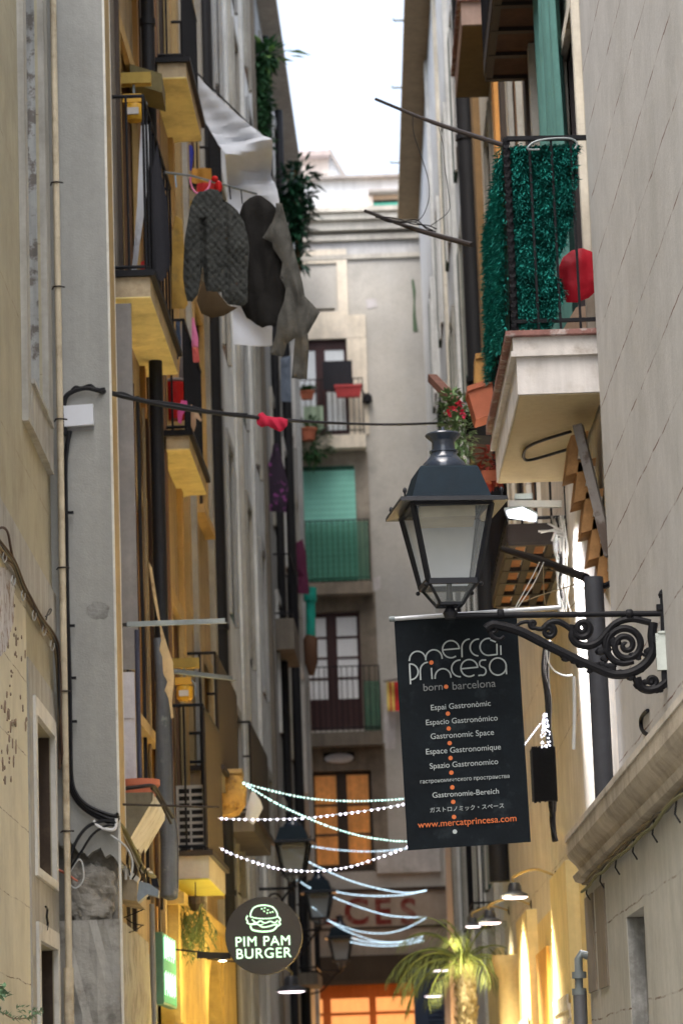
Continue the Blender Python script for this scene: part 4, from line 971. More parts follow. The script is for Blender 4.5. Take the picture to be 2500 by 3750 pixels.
# ------------------------------------------------------------------ on the green balcony
random.seed(3)
hm = mat('hedge_green', (.016,.185,.155), rough=.85, var=.75, sc=11, streak=0, bump=0, spec=.12); hm2 = mat('hedge_dark', (.004,.03,.022), rough=.7, var=.4, sc=14, streak=0, bump=0)
def hedge(label, fn, n, nd, backing):
    t = thing('artificial_hedge', label, 'hedge', fn(.5,0))
    mb = MB(); backing(mb); mb.build('mesh_backing', hm2, t)
    mb = MB(); 
    for _ in range(n):
        u, v_ = random.random(), random.random(); p = fn(u, v_)
        if p is None: continue
        for q in range(3):
            d = nd*random.uniform(.5,1.1)+V((random.uniform(-1,1),random.uniform(-.4,.4),random.uniform(-.75,.45))); mb.leaf(p+nd*random.uniform(-.015,.02), d, random.uniform(.026,.055), .0125, .3)
    mb.build('needles', hm, t); return t
def redge(v_):
    K = [(0,1.50),(.19,1.62),(.28,1.55),(.38,1.575),(.52,1.67),(.75,1.715),(1,1.755)]
    for (a,b),(c_,d) in zip(K, K[1:]):
        if v_ <= c_: return b+(d-b)*(v_-a)/(c_-a)+.012*sin(v_*33)
    return 1.755
def fn_front(u, v_):
    z = 6.56+1.25*v_; xr = redge(v_); x = XO+.02+(xr-XO-.02)*u; return V((x, Y0b+.035+.012*sin(x*40), z))
def back_f(mb):
    mb.sheet([[fn_front(j/12, k/24)+V((0,.012,0)) for j in range(13)] for k in range(25)])
hedge('dense turquoise artificial hedge tied to the near end of the balcony rail', fn_front, 5200, V((0,-1,0)), back_f)
def fn_side(u, v_):
    y = Y0b+.1+2.2*u; low = 6.56+.22*u-.05*sin(u*9)
    z = low+(7.84-low)*v_; return V((XO-.02-.035*(1-v_)+.012*sin(y*30), y, z))
def back_s(mb): mb.sheet([[fn_side(j/30, k/16)+V((.015,0,0)) for j in range(31)] for k in range(17)])
hedge('shaggy turquoise artificial hedge along the alley side of the balcony', fn_side, 5200, V((-1,-.3,0)), back_s)
# red cushion, board, hanger
c = aY('F', 1078, 205, 19.42); px_ = pxm(19.4)/1.3067
pts = [(972,215),(975,160),(995,115),(1035,85),(1090,78),(1140,100),(1168,150),(1176,215),(1160,275),(1115,315),(1060,338),(1010,335),(985,280)]
def plane_pts(v, pts, Y): return [((p.x), (p.z)) for p in (aY(v, *q, Y) for q in pts)]
def cloth(name, label, cat, v, pts, Y, m, t=.02, res=.05, k=.06, fold=None, group=None, parent=None):
    mb = MB(); mb.pillow(plane_pts(v, pts, Y), (0,Y,0), (1,0,0), (0,0,1), t, res, k, fold); o = mb.build(name, m, parent, True)
    return tag(o, label, cat, group) if parent is None else o
cloth('red_cushion', 'bright red round bag squeezed behind the balcony bars', 'bag', 'F', pts, 19.3, mat('bright_red',(.52,.012,.03), rough=.6, var=.08, streak=.15), .085, .02, .09, lambda x,z: .03*noise.noise(V((x*7,z*9,2)))+.012*noise.noise(V((x*22,z*16,5))))
mb = MB(); a = [aY('F',*q,19.75) for q in ((985,480),(1055,360),(1165,345),(1185,480))]; mb.prism(a, (0,.03,0)); one(mb, 'leaning_board', mat('tan_board',(.46,.34,.25)), 'tan board leaning under the red bag on the balcony', 'board')
mb = MB(); mb.tube(smoothline([aY('C',*q,18.94) for q in ((880,716),(825,714),(840,690),(880,672),(960,662),(1030,664),(1060,685),(1050,712))], 5), .007, 6); one(mb, 'wire_hanger', galv, 'bent pale metal hoop hooked over the balcony top rail', 'hanger', smooth=True)
mb = MB(); p = [aZ('F',*q,Z0-.03) for q in ((1030,955),(900,995),(830,1025),(808,1050),(808,1085),(850,1088),(1015,1040))]
p = smoothline(p, 4); mb.tube(p, .011, 6); one(mb, 'hook_loop', iron, 'flat looped iron strap bracket under the balcony slab', 'bracket', smooth=True)
# teal curtain hanging from above, dark shutter
def drape(name, label, m, p0, p1, drop, folds, amp, nd, cat='curtain', group=None, flare=0.0):
    p0, p1, nd = V(p0), V(p1), V(nd); mb = MB(); rows = []; N = folds*8
    for k in range(15):
        q = k/14; row = []
        for j in range(N+1):
            u = j/N; ph = u*folds*2*pi+.6*sin(u*5)
            row.append(p0+(p1-p0)*u+(p1-p0)*(u-.5)*flare*q+nd*(amp*(.5+.5*q)*sin(ph+.5*q*sin(u*9))+amp*.5*noise.noise(V((u*6,q*2,3))))+V((0,0,-drop*q)))
        rows.append(row)
    mb.sheet(rows); n0 = len(mb.v); mb.v += [v_+nd*.004 for v_ in mb.v]; mb.f += [tuple(reversed([i+n0 for i in f])) for f in list(mb.f)]
    return one(mb, name, m, label, cat, group, smooth=True)
yA, yB = FR.on('R',1090,1200,.06).y, FR.on('R',890,1200,.06).y
teal = mat('teal_curtain', (.085,.20,.175), rough=.9, var=.12, sc=5, streak=.15)
drape('balcony_curtain', 'long teal curtain hanging beside the green hedged balcony', teal, FR.pt(yA,10.4,.07), FR.pt(yB,10.4,.07), 3.9, 6, .06, V((-1,0,0)), flare=.0)
# poles
def pole(label, v, a, ya, b, yb, r, m=iron_brown, cat='pole', name='clothes_pole', grp='clothes poles on the right wall'):
    mb = MB(); p, q = aY(v,*a,ya), aY(v,*b,yb); mid = (p+q)/2+V((0,0,-.02)); mb.tube(smoothline([p,mid,q],6), [r*.8]*6+[r]*7, 8); return one(mb, name, m, label, cat, grp, smooth=True)
pole('upper bent dark pole reaching over the alley from the balcony corner', 'C', (100,475), 24.5, (715,697), 19.1, .018)
pole('lower dark pole wound with wire beside the green balcony', 'C', (50,1010), 24.5, (560,1172), 20.2, .020)
mb = MB()
for k_ in range(3):
    p = [aY('C', x, y, 24-(x/560)*3.5) for x,y in ((90,1030),(150,1050),(210,1062),(280,1068),(345,1090),(380,1110))]; mb.tube(smoothline([q+V((random.uniform(-.02,.02),0,random.uniform(-.02,.03))) for q in p], 5), .005, 5)
one(mb, 'wire_coil', cable_m, 'loose black wire wound on the lower dark pole', 'wire', smooth=True)
for n_,pts,lb in ((0,[(275,550),(280,640),(320,760),(352,880),(345,980),(290,1060),(150,1050)],'thin wire looping from the upper pole down to the lower pole'),(1,[(400,610),(420,700),(428,800),(450,960),(440,1020),(360,1080)],'second thin wire dangling between the two clothes poles')):
    mb = MB(); mb.tube(smoothline([aY('C',*q,23) for q in pts],6), .0035, 5); one(mb, 'hanging_wire', cable_m, lb, 'wire', smooth=True)
# planters and flowers left of the balcony
def tub(v, pts, Y, label, m, dep=.3):
    a = [aY(v,*q,Y) for q in pts]; t = thing('planter', label, 'planter', a[0]); mb = MB(); mb.prism(a, (0,dep,0)); mb.build('tub', m, t)
    mb = MB(); d = (a[1]-a[0]); mb.obox(a[0]+V((0,-.015,-.02)), d, (0,dep+.03,0), (0,0,.04)); mb.build('rim', m, t); return t
tub('S', [(358,392),(575,320),(585,590),(430,640)], 21.9, 'tilted terracotta planter hung on the rail left of the balcony', terracotta)
tub('S', [(425,125),(570,100),(570,330),(420,340)], 22.6, 'brown planter above the tilted terracotta one', orange_wood)
tub('S', [(345,600),(560,640),(560,780),(345,760)], 22.4, 'black window box under the tilted terracotta planter', mat('black_box',(.015,.015,.017)))
t = thing('flowering_plant', 'flowering plant with pink blooms trailing left of the balcony', 'plant', aY('S',260,700,22.3))
mb = bush('S', 250, 570, 22.3, .15, 200, None, 8, .06, .03, (.8,.6,1)); bush('S', 270, 760, 22.3, .2, 320, None, 9, .065, .032, (.7,.6,1.2), mb); bush('S', 320, 950, 22.3, .12, 140, None, 10, .06, .03, (.7,.6,1.6), mb); bush('S', 220, 480, 22.3, .08, 60, None, 12, .07, .03, (1,.6,1), mb)
mb.build('foliage', mat('leaf_pale',(.13,.21,.09), rough=.6, var=.5, sc=9, streak=0, bump=0), t)
mb = MB(); random.seed(4)
for x,y in ((190,580),(205,600),(300,510),(310,500),(320,580),(250,560),(230,545),(330,600),(280,520)):
    p = aY('S',x,y,22.1); 
    for q in range(9): mb.leaf(p, (random.uniform(-1,1),random.uniform(-1,.2),random.uniform(-.6,1)), .035, .03, .2)
mb.build('blooms', mat('pink_bloom',(.62,.05,.11), streak=0, bump=0), t)
mb = MB(); mb.bar(aY('S',70,300,23.2), aY('S',260,500,22.4), .07, .06); one(mb, 'wooden_post', mat('red_brown_wood',(.12,.055,.04), streak=.3), 'short brown timber jutting out above the flowering plant', 'timber')
t = thing('potted_plant', 'red leaved plants in pots on a shelf behind the lantern chimney', 'plant', aY('S',550,1050,23))
bush('S', 555, 960, 23, .16, 160, None, 14, .08, .04, (.6,.6,1.4)).build('foliage', mat('red_leaf',(.30,.04,.025), streak=0, bump=0, var=.4), t)
a, b = aY('S',470,1080,23), aY('S',610,1160,23); mb = MB(); mb.box(a.x,b.x,22.9,23.15,b.z,a.z); mb.build('pot', terracotta, t)
a, b = aY('S',370,780,23.4), aY('S',560,1010,23.4); mb = MB()
for k in range(5): z = b.z+(a.z-b.z)*k/5; mb.box(a.x,b.x,23.3,23.5,z,z+.05)
for x in (a.x, (a.x+b.x)/2, b.x-.03): mb.box(x,x+.03,23.28,23.3,b.z,a.z)
one(mb, 'wooden_crate', mat('dark_slat',(.09,.06,.035)), 'dark slatted crate rack between the flowers and the red plants', 'crate')
# floodlight
fp = aY('S', 800, 1420, 22.7); fl = thing('floodlight', 'lit white floodlight panel under the balcony', 'floodlight', fp)
pa = [aY('S',*q,22.7) for q in ((665,1385),(810,1355),(935,1420),(928,1482),(690,1447))]
mb = MB(); mb.prism([q+V((0,.012,0)) for q in pa], (0,.05,.03)); mb.build('housing', mat('flood_grey',(.42,.48,.47), rough=.5), fl)
pc = sum(pa, V((0,0,0)))/5; mb = MB(); mb.prism([pc+(q-pc)*.86 for q in pa], (0,.01,0)); mb.build('lens', glow('flood_glow',(.90,.84,1.0),3), fl)
mb = MB(); a, b = aY('S',750,1300,22.76), aY('S',890,1250,22.76); mb.box(a.x,b.x,22.74,22.86,a.z,b.z); mb.build('driver_box', MATS['flood_grey'], fl)
mb = MB(); mb.bar(aY('S',700,1335,22.76), aY('S',1130,1335,22.76), .05); mb.build('arm', mat('arm_grey',(.40,.40,.36)), fl)
spt = bpy.data.lights.new('flood_lamp','SPOT'); spt.energy = 1000; spt.spot_size = radians(76); spt.spot_blend = 1.0; spt.shadow_soft_size = .12; spt.color = (.95,.93,1)
so = bpy.data.objects.new('flood_lamp', spt); col.objects.link(so); so.parent = fl; so.location = V((.04,-.14,-.1)); so.rotation_euler = (V((1.88,20.9,3.6))-fp).to_track_quat('-Z','Y').to_euler()
# brace bar and its guy wires
mb = MB(); mb.tube([aY('S',650,1705,21.0), aY('S',960,1800,20.3), aY('S',1330,1940,19.4)], [.024,.03,.03], 8); mb.tube([aY('S',1330,1940,19.4), aY('S',1480,2000,19.05)], .016, 6); mb.tube([aY('S',1480,2010,19.05),aY('S',1535,1985,19.0)], .02, 6)
one(mb, 'slanting_strut', iron, 'dark iron arm slanting down to the corner above the lamp bracket', 'bracket', smooth=True)
for pts,lb in (([(950,1810),(880,1950),(740,2205)],'thin cord slanting down from the iron arm'),([(985,1810),(900,1990),(760,2200)],'second thin cord beside the slanting cord of the iron arm'),([(980,1820),(985,2050),(1000,2190)],'thin wire dropping straight from the iron arm'),([(780,2150),(1000,2070),(1310,1975)],'taut wire rising to the wall end of the iron arm'),([(1330,1960),(1290,2080),(1180,2210)],'wire curving down from the wall end of the iron arm')):
    mb = MB(); mb.tube(smoothline([aY('S',*q,20.0) for q in pts],5), .0035, 5); one(mb, 'guy_wire', cable_grey if 'cord' in lb else cable_tan, lb, 'wire', smooth=True)
# black pipes on the right
def vpipe(label, x, y, z0, z1, r, m, name='drain_pipe', cat='pipe', clips=(), facade=None):
    t = thing(name, label, cat, (x,y,z0)); mb = MB(); mb.tube([(x,y,z0),(x,y,z1)], r, 14); mb.build('pipe', m, t, True)
    for z in clips:
        mb = MB(); mb.tube([(x,y,z-.03),(x,y,z+.03)], r*1.18, 14); mb.build('joint', m, t, True)
    return t
p = aY('T', 1000, 1300, 19.02); vpipe('dark grey pipe rising from the ledge behind the lamp bracket', p.x-.02, 19.06, 3.24, 4.9, .062, mat('pipe_slate',(.04,.042,.05), rough=.6, streak=.2))
q = FR.on('U', 1101, 1000, .12); vpipe('thick black drainpipe down the right wall behind the lantern', q.x, q.y, FR.on('U',1118,2075,.12).z, 18.5, .115, pipe_black, clips=(7,10,13,16))
# cable clutter lit by the flood
t = thing('cable_bundle', 'tangle of pale cables hanging on the lit wall under the floodlight', 'cables', aY('S',1110,1800,21.9)); random.seed(31)
for i in range(9):
    x = 1060+random.uniform(0,95); pts = [(x+random.uniform(-15,15)+ (k*7 if i%2 else k*9), 1440+k*130+random.uniform(-20,20)) for k in range(7)]
    mb = MB(); mb.tube(smoothline([aY('S',*q,21.9+random.uniform(-.04,.04)) for q in pts],5), random.uniform(.006,.013), 6); mb.build('cable', (cable_grey,cable_grey,cable_m,mat('cable_white',(.7,.7,.7),rough=.4,streak=0,bump=0))[i%4], t, True)
mb = MB()
for i in range(9):
    p = aY('S',1110+random.uniform(-30,40),1560+random.uniform(-40,60),21.8); mb.tube([p, p+V((random.uniform(-.14,.08),random.uniform(-.05,.05),random.uniform(-.1,.08)))], .008, 5)
mb.build('cable_end', MATS['cable_white'], t)
# black junction cluster with fairy lights
t = thing('junction_box', 'black fringed box wrapped with white fairy lights beside the banner', 'box', aY('T',510,1660,21.6))
a, b = aY('T',412,1265,21.6), aY('T',612,1660,21.6); mb = MB(); mb.box(a.x,b.x,21.55,21.75,b.z,a.z); 
for k in range(22): x = a.x+(b.x-a.x)*k/22; mb.box(x, x+.012, 21.535, 21.555, b.z-.01-.02*random.random(), a.z+.01*random.random())
mb.build('fringe_box', mat('black_fringe',(.008,.008,.009), rough=.9), t)
mb = MB(); random.seed(8)
for i in range(64):
    y = random.uniform(985,1255); wd = 10+(y-970)*.16; x = 522+random.uniform(-wd,wd)*.9+(y-985)*.02; mb.ball(aY('T',x,y,21.5+random.uniform(-.04,.04)), .0055, 6)
for k in range(12): mb.ball(aY('T',350+k*12,1250-k*16,21.45), .006, 6)
mb.build('fairy_lights', glow('fairy_glow',(.82,.84,1.0),.9), t)['kind'] = 'stuff'
t = thing('cable_bundle', 'black cable bundle hanging above and below the fringed box', 'cables', aY('T',560,1600,21.7))
for i in range(6):
    mb = MB(); mb.tube(smoothline([aY('T',*q,21.8+random.uniform(-.05,.05)) for q in ((525+i*8,420),(515+random.uniform(-14,30),640),(530+i*6,860),(540+i*4,1100),(545+i*8,1300),(560+i*8,1700),(570+random.uniform(-20,30),1850),(600+random.uniform(-15,20),1990))],5), .012, 6); mb.build('cable', cable_m, t, True)
mb = MB(); mb.tube(smoothline([aY('T',*q,21.3) for q in ((535,480),(545,580),(600,660),(680,695),(735,690))],5), .006, 6); one(mb, 'loose_cable', cable_grey, 'pale loop of cable hanging below the bracket beside the lit wall', 'cable', smooth=True)
mb = MB(); mb.tube([aY('T',748,700,20.6), aY('T',752,1000,20.6), aY('T',745,1270,20.6)], .012, 6); one(mb, 'wall_cable', cable_grey, 'straight grey conduit down the edge of the lit pale wall', 'cable', smooth=True)
# hook on the near right wall, pipe stub and cable on the ledge
mb = MB(); mb.tube(smoothline([aX('I',*q,1.79) for q in ((1398,1440),(1372,1465),(1365,1500),(1375,1540),(1410,1560),(1425,1545))],5), .012, 6); one(mb, 'iron_hook', iron, 'dark curved iron hook on the near right wall above the ledge', 'hook', smooth=True)
t = thing('ledge_cable', 'twisted cables running under the stone ledge at right', 'cables', (1.5, 16, 2.9)); random.seed(12)
for i in range(3):
    mb = MB(); mb.tube(smoothline([V((1.515-.01*i, 12+k*.55, 2.92-.025*i+random.uniform(-.015,.015))) for k in range(13)],4), .009, 6); mb.build('cable', (cable_tan,cable_m,mat('cable_olive',(.14,.13,.06),streak=0,bump=0))[i], t, True)
for k in range(7):
    mb = MB(); y = 12.3+k*1.0; mb.tube([(1.51,y,2.9),(1.5,y+.02,2.83),(1.52,y,2.79)], .005, 5); mb.build('cable_tail', cable_m, t)
t = thing('water_pipe', 'grey metal pipe with an elbow at the foot of the near right wall', 'pipe', aY('L',1025,1140,18.9))
mb = MB(); pp = [aY('L',*q,18.9) for q in ((1070,785),(1020,775),(1022,840),(1025,970))]; mb.tube([pp[0],pp[1]+V((.02,0,0)),pp[1]+V((0,0,-.03)),pp[3]], .026, 12); mb.build('elbow_pipe', galv, t, True)
mb = MB(); mb.tube([aY('L',1028,970,18.9), aY('L',1036,1200,18.9)], .043, 14); mb.build('wide_pipe', mat('pipe_dull',(.17,.17,.18), rough=.5, metal=.4), t, True)
for y_ in (885, 972):
    mb = MB(); q = aY('L',1025,y_,18.9); mb.lathe(q, [(.03,-.02),(.045,-.02),(.045,.02),(.03,.02)], 14); mb.build('coupling', galv, t, True)
# ------------------------------------------------------------------ near left wall: pipe, cables, hook, twig
PY = 21.36
t = thing('drain_pipe', 'thin cream pipe in the corner between the near left wall and the grey pillar', 'pipe', (-1.93, PY, 0))
q = aY('U', 139, 1000, PY); mb = MB(); mb.tube([(q.x,PY,2.62),(q.x,PY,11.5)], .024, 12); mb.build('pipe', mat('cream_pipe',(.50,.43,.31), streak=.35, stain=(5,.5,.7,(.30,.24,.16))), t, True)
q2 = aY('J', 497, 2200, PY); mb = MB(); mb.tube([(q2.x,PY,0),(q2.x,PY,2.64)], .036, 12); mb.build('pipe_sleeve', MATS['cream_pipe'], t, True)
for z in (3.6,4.6,5.5,6.6,7.6,8.4):
    mb = MB(); mb.tube([(q.x-.045,PY+.05,z),(q.x-.03,PY-.02,z),(q.x,PY-.034,z),(q.x+.03,PY-.02,z),(q.x+.05,PY,z)], .006, 5); mb.build('clamp', iron_brown, t)
def cable(label, pts, r, m, n=6, name='cable', group=None, cat='cable'):
    mb = MB(); mb.tube(smoothline(pts, n), r, 6); return one(mb, name, m, label, cat, group, smooth=True)
t = thing('cable_bundle', 'bundle of brown cables running down across the peeling near left wall', 'cables', aX('G',300,1200,-1.95)); random.seed(2)
path = [(-60,610),(0,705),(60,790),(130,870),(200,1060),(260,1170),(320,1280),(375,1380),(430,1450),(480,1545),(500,1640),(512,1900),(520,2200),(525,2600)]
for i in range(5):
    o = (i-2)*11; mb = MB(); mb.tube(smoothline([aX('G', x+o*.5+random.uniform(-7,7), y-o*1.2+random.uniform(-10,10), -1.955+.006*i) for x,y in path], 5), .0085, 6)
    mb.build('cable', (cable_tan, mat('cable_brown',(.07,.04,.025),streak=0,bump=0), cable_tan, cable_m, MATS['cable_brown'])[i], t, True)
for x,y in ((45,800),(120,1000),(205,1130),(300,1300),(385,1430),(455,1560)):
    mb = MB(); mb.tube(smoothline([aX('G',*q,-1.94) for q in ((x-10,y-40),(x-18,y+10),(x-5,y+45),(x+12,y+20),(x+14,y-20))],4), .004, 5); mb.build('cable_tie', cable_grey, t, True)
mb = MB(); mb.tube(smoothline([aX('G',*q,-1.94) for q in ((400,1340),(410,1290),(435,1245),(445,1260),(425,1295),(395,1310))],5), .0045, 5); mb.build('cable_loop', cable_m, t, True)
mb = MB(); mb.tube(smoothline([aX('G',*q,-1.94) for q in ((-20,560),(30,545),(70,590),(95,720),(120,850))],5), .008, 6); mb.build('cable', MATS['cable_brown'], t, True)
mb = MB(); mb.tube(smoothline([aX('J',*q,-1.965) for q in ((330,1510),(342,1530),(338,1580),(345,1630),(338,1675))],5), .008, 6); one(mb, 'iron_hook', iron, 'small dark iron hook between the two lower windows of the near left wall', 'hook', smooth=True)
t = thing('wall_plant', 'sparse green twig growing at the foot of the near left wall', 'plant', aX('J',60,2250,-1.9)); random.seed(5)
tw = smoothline([aX('J',*q,-1.93) for q in ((-60,2240),(20,2270),(90,2310),(180,2312),(240,2290),(300,2255))],5)
mb = MB(); mb.tube(tw, .004, 5); mb.build('twig', brown_wood, t, True)
mb = MB()
for p in tw:
    for _ in range(5): mb.leaf(p+V((.0,0,0)), (random.uniform(0,1),random.uniform(-1,1),random.uniform(-.3,1)), random.uniform(.02,.05), .012, .2)
for _ in range(40): mb.leaf(aX('J', random.uniform(-40,40), random.uniform(2080,2170), -1.9), (random.uniform(0,1),random.uniform(-1,1),random.uniform(-.5,1)), .06, .03, .3)
for _ in range(26): mb.leaf(aX('J', random.uniform(110,270), random.uniform(2230,2290), -1.9), (random.uniform(0,1),random.uniform(-1,1),random.uniform(-.5,1)), .045, .02, .3)
mb.build('leaves', mat('leaf_pale_twig',(.14,.24,.13), rough=.6, var=.4, sc=9, streak=0, bump=0), t)

# ------------------------------------------------------------------ on the grey pillar
YP = 21.46
bxp = [aY('D',*q,YP-.02) for q in ((562,1535),(822,1515),(828,1695),(570,1718))]
t = thing('junction_box', 'white square junction box on the grey pillar', 'box', aY('D',695,1700,21.44))
mb = MB(); mb.prism(bxp, (0,.075,0)); mb.build('lid', mat('box_white',(.60,.62,.66), rough=.5, var=.04, streak=.04, bump=0), t)
mb = MB(); c = sum(bxp,V((0,0,0)))/4; mb.prism([c+(p-c)*.95+V((.005,.05,-.03)) for p in bxp], (0,.05,0)); mb.build('back_box', mat('box_grey',(.25,.25,.26), rough=.6), t)
yc = FR.on('U',1132,968,.0).y
def span(pts, ya, yb): 
    n = len(pts); x0, x1 = pts[0][0], pts[-1][0]
    return [aY('U', x, y, ya+(yb-ya)*(x-x0)/(x1-x0)) for x,y in pts]
mb = MB(); pts = [(150,1000),(146,955),(150,915),(170,898),(200,891),(228,897)]
p1 = [aY('U',x,y,YP) for x,y in pts]; p2 = span([(260,904),(300,914),(420,938),(600,960),(700,968),(800,973),(900,975),(1000,972),(1090,969),(1136,964)], 21.6, 22.6)
sl = smoothline(p1+p2, 5); k = len(sl)
mb.tube(sl, [.019 if i < 40 else max(.010,.019-.009*(i-40)/15) for i in range(k)], 8); one(mb, 'spanning_cable', cable_m, 'thick black cable crossing the alley from the grey pillar to the right balcony', 'cable', smooth=True)
mb = MB(); mb.tube(smoothline([p+V((0,-.01,.014+.012*sin(i*2.1))) for i,p in enumerate(sl[14:46:2])],3), .009, 6); one(mb, 'spliced_cable', cable_m, 'second short black cable taped onto the spanning cable by the grey pillar', 'cable', smooth=True)
cloth('red_rag', 'red rag knotted over the black cable crossing the alley', 'rag', 'Q', [(1015,1255),(1030,1222),(1075,1200),(1110,1232),(1160,1246),(1250,1250),(1315,1268),(1312,1330),(1275,1370),(1240,1390),(1195,1368),(1130,1335),(1060,1342),(1022,1315)], 21.98, mat('crimson_cloth',(.40,.015,.045), rough=.95, bump=.3, bsc=60), .02, .012, .02, lambda x,z: .008*sin(x*90+z*40))
t = thing('cable_bundle', 'black cables dropping down the grey pillar and curling at its broken corner', 'cables', aY('U',157,1500,YP)); random.seed(6)
for i in range(3):
    o = (i-1)*4.5; pts = [(162-i*2,990),(154+o*.3,1030),(150+o*.5,1070),(152+o*.4,1200),(155+o*.4,1400),(157+o,1550),(159+o,1700),(162+o,1790),(176+o*.5,1830-o),(200,1855-o*1.5),(232,1872-o*1.8),(262,1882-o*2),(272,1872-o)]
    mb = MB(); mb.tube(smoothline([aY('U',x,y,YP-.012*i) for x,y in pts],5), .016 if i < 2 else .012, 8); mb.build('cable', cable_m, t, True)
for x,y in ((160,1180),(163,1440),(166,1560),(168,1660)):
    mb = MB(); p = aY('U',x,y,YP-.02); mb.obox(p+V((-.02,-.01,0)), (.05,0,0), (0,.03,0), (0,0,.018)); mb.build('cable_clip', iron, t)
for pts,m_,r in (([(160,1985),(172,1940),(200,1900),(240,1885),(268,1890)],cable_m,.012),([(160,2000),(185,1960),(215,1915),(250,1895),(268,1898)],cable_m,.010),([(160,2005),(180,1975),(190,1985),(192,2020),(175,2040),(160,2030)],cable_grey,.006),([(255,1918),(290,1945),(305,1980),(300,2020)],cable_grey,.007),([(268,1880),(262,1905),(230,1900),(215,1885)],mat('cable_white',(.7,.7,.7)),.012)):
    mb = MB(); mb.tube(smoothline([aY('U',x,y,YP-.03) for x,y in pts],6), r, 6); mb.build('cable', m_, t, True)
t = thing('cable_bundle', 'pale tangle of cables sagging from the pillar corner to the old grey lamp', 'cables', aY('J',950,1100,22.2)); random.seed(16)
for i in range(17):
    o = random.uniform(-30,30); pts = [(850+o*.4,905+o*.3),(880+o,960),(925+o,1050),(965+o,1130),(1000+o*1.3,1200+o),(1045+o*1.2,1265+o*.6),(1095+o,1275+o*1.2)]
    mb = MB(); mb.tube(smoothline([aY('J',*q,21.6+1.2*k/6) for k,q in enumerate(pts)],5), random.uniform(.009,.015), 6); mb.build('cable', (cable_tan,cable_m,cable_grey,MATS['cable_olive'] if 'cable_olive' in MATS else cable_tan)[i%4], t, True)
for i in range(6):
    mb = MB(); x = 900+i*35; y = 1120+i*28; mb.tube(smoothline([aY('J',x+random.uniform(-20,20),y+k*45,22.0+.04*k) for k in range(4)],4), .007, 5); mb.build('cable_end', cable_m, t, True)
for pts in ([(890,1590),(960,1560),(1030,1530)],[(840,1640),(880,1690),(950,1690),(1030,1640)],[(905,1595),(960,1630),(1035,1645)]):
    mb = MB(); mb.tube(smoothline([aY('J',*q,22.4) for q in pts],5), .004, 5); mb.build('cable', cable_m, t, True)
mb = MB(); mb.tube([aY('J',420,1245,21.38),aY('J',490,1280,21.38),aY('J',560,1328,21.38)], [.011,.009,.006], 6); one(mb, 'copper_wire', mat('copper_red',(.35,.10,.06), metal=.3, rough=.5), 'short copper red wire end poking from the pillar base', 'wire')
# old grey lamp on a stub canopy, console planter
t = thing('stub_canopy', 'broken concrete stub canopy sticking out below the pillar cables', 'canopy', aY('J',900,1450,22.2))
a = [aY('J',*q,22.15) for q in ((826,1195),(900,1275),(985,1335),(985,1472),(828,1445))]
mb = MB(); mb.prism(a, (0,1.0,0)); mb.build('slab', mat('canopy_tan',(.36,.29,.19), stain=(3,.5,.7,(.24,.19,.12))), t)
mb = MB(); b = [aY('J',*q,22.14) for q in ((826,1170),(905,1230),(1000,1300),(985,1335),(900,1275),(826,1195))]; mb.prism(b, (0,1.05,0)); mb.build('top_edge', mat('canopy_pale',(.55,.52,.45)), t)
t = thing('old_wall_lamp', 'old unlit grey floodlight tilted under the sagging cable tangle', 'lamp', aY('J',1060,1450,22.1))
mb = MB(); mb.prism([aY('J',*q,21.95) for q in ((1000,1325),(1075,1345),(1140,1390),(1135,1440),(1060,1420),(990,1480),(985,1440))], (0,.16,0)); mb.build('housing', mat('lamp_grey',(.17,.20,.22), rough=.5, streak=.2), t)
mb = MB(); mb.prism([aY('J',*q,22.0) for q in ((1085,1310),(1130,1305),(1142,1370),(1095,1365))], (0,.12,0)); mb.build('bracket', iron, t)
t = thing('console_planter', 'concrete console with a terracotta pot and a curved iron rail beside the pillar', 'planter', aY('J',990,1010,22.7))
a = [aY('J',*q,22.5) for q in ((880,692),(1097,688),(1095,745),(930,1025),(880,1005))]
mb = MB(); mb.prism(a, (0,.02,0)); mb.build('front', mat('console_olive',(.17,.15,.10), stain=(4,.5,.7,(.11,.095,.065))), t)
mb = MB(); mb.prism([p+V((0,.02,0)) for p in a], (0,1.55,0)); mb.build('body', mat('console_lit',(.74,.72,.66), stain=(5,.5,.68,(.40,.37,.30)), bump=.3), t)  # paler than the front: light from below is put into the colour
pp = aY('J',990,685,22.75); mb = MB(); mb.lathe(pp, [(.0,-.05),(.135,-.04),(.16,.04),(.17,.04),(.17,.085),(.15,.085),(.14,.05),(0,.05)], 24); mb.build('pot', terracotta, t, True)
mb = MB(); mb.tube(smoothline([aY('J',*q,22.4+.5*max(0,(q[0]-1080)/160)) for q in ((885,662),(980,652),(1080,640),(1115,655),(1145,705),(1180,770),(1240,868))],5), .015, 8); mb.tube(smoothline([aY('J',*q,22.4+.5*max(0,(q[0]-1080)/160)) for q in ((1090,660),(1120,690),(1150,745),(1180,815),(1228,910))],5), .011, 8); mb.build('rail', iron_brown, t, True)
mb = MB(); p, q = aY('O',395,540,22.75), aY('O',390,2030,22.75); mb.tube([V((p.x,22.75,p.z)), V((p.x,22.75,q.z))], .018, 8); mb.build('post', mat('blue_post',(.035,.04,.065), rough=.5), t, True)
mb = MB(); mb.tube([aY('J',840,775,21.8), aY('J',1568,796,22.6)], .010, 6); mb.bar(aY('J',832,715,21.75), aY('J',830,830,21.75), .022); one(mb, 'iron_rod', iron_brown, 'thin rusty iron rod reaching out level from the pillar corner', 'rod')
mb = MB(); a, b = aY('U',270,1545,22.9), aY('U',314,1800,22.9)
mb.box(a.x, b.x, 22.9, 22.94, b.z, a.z)
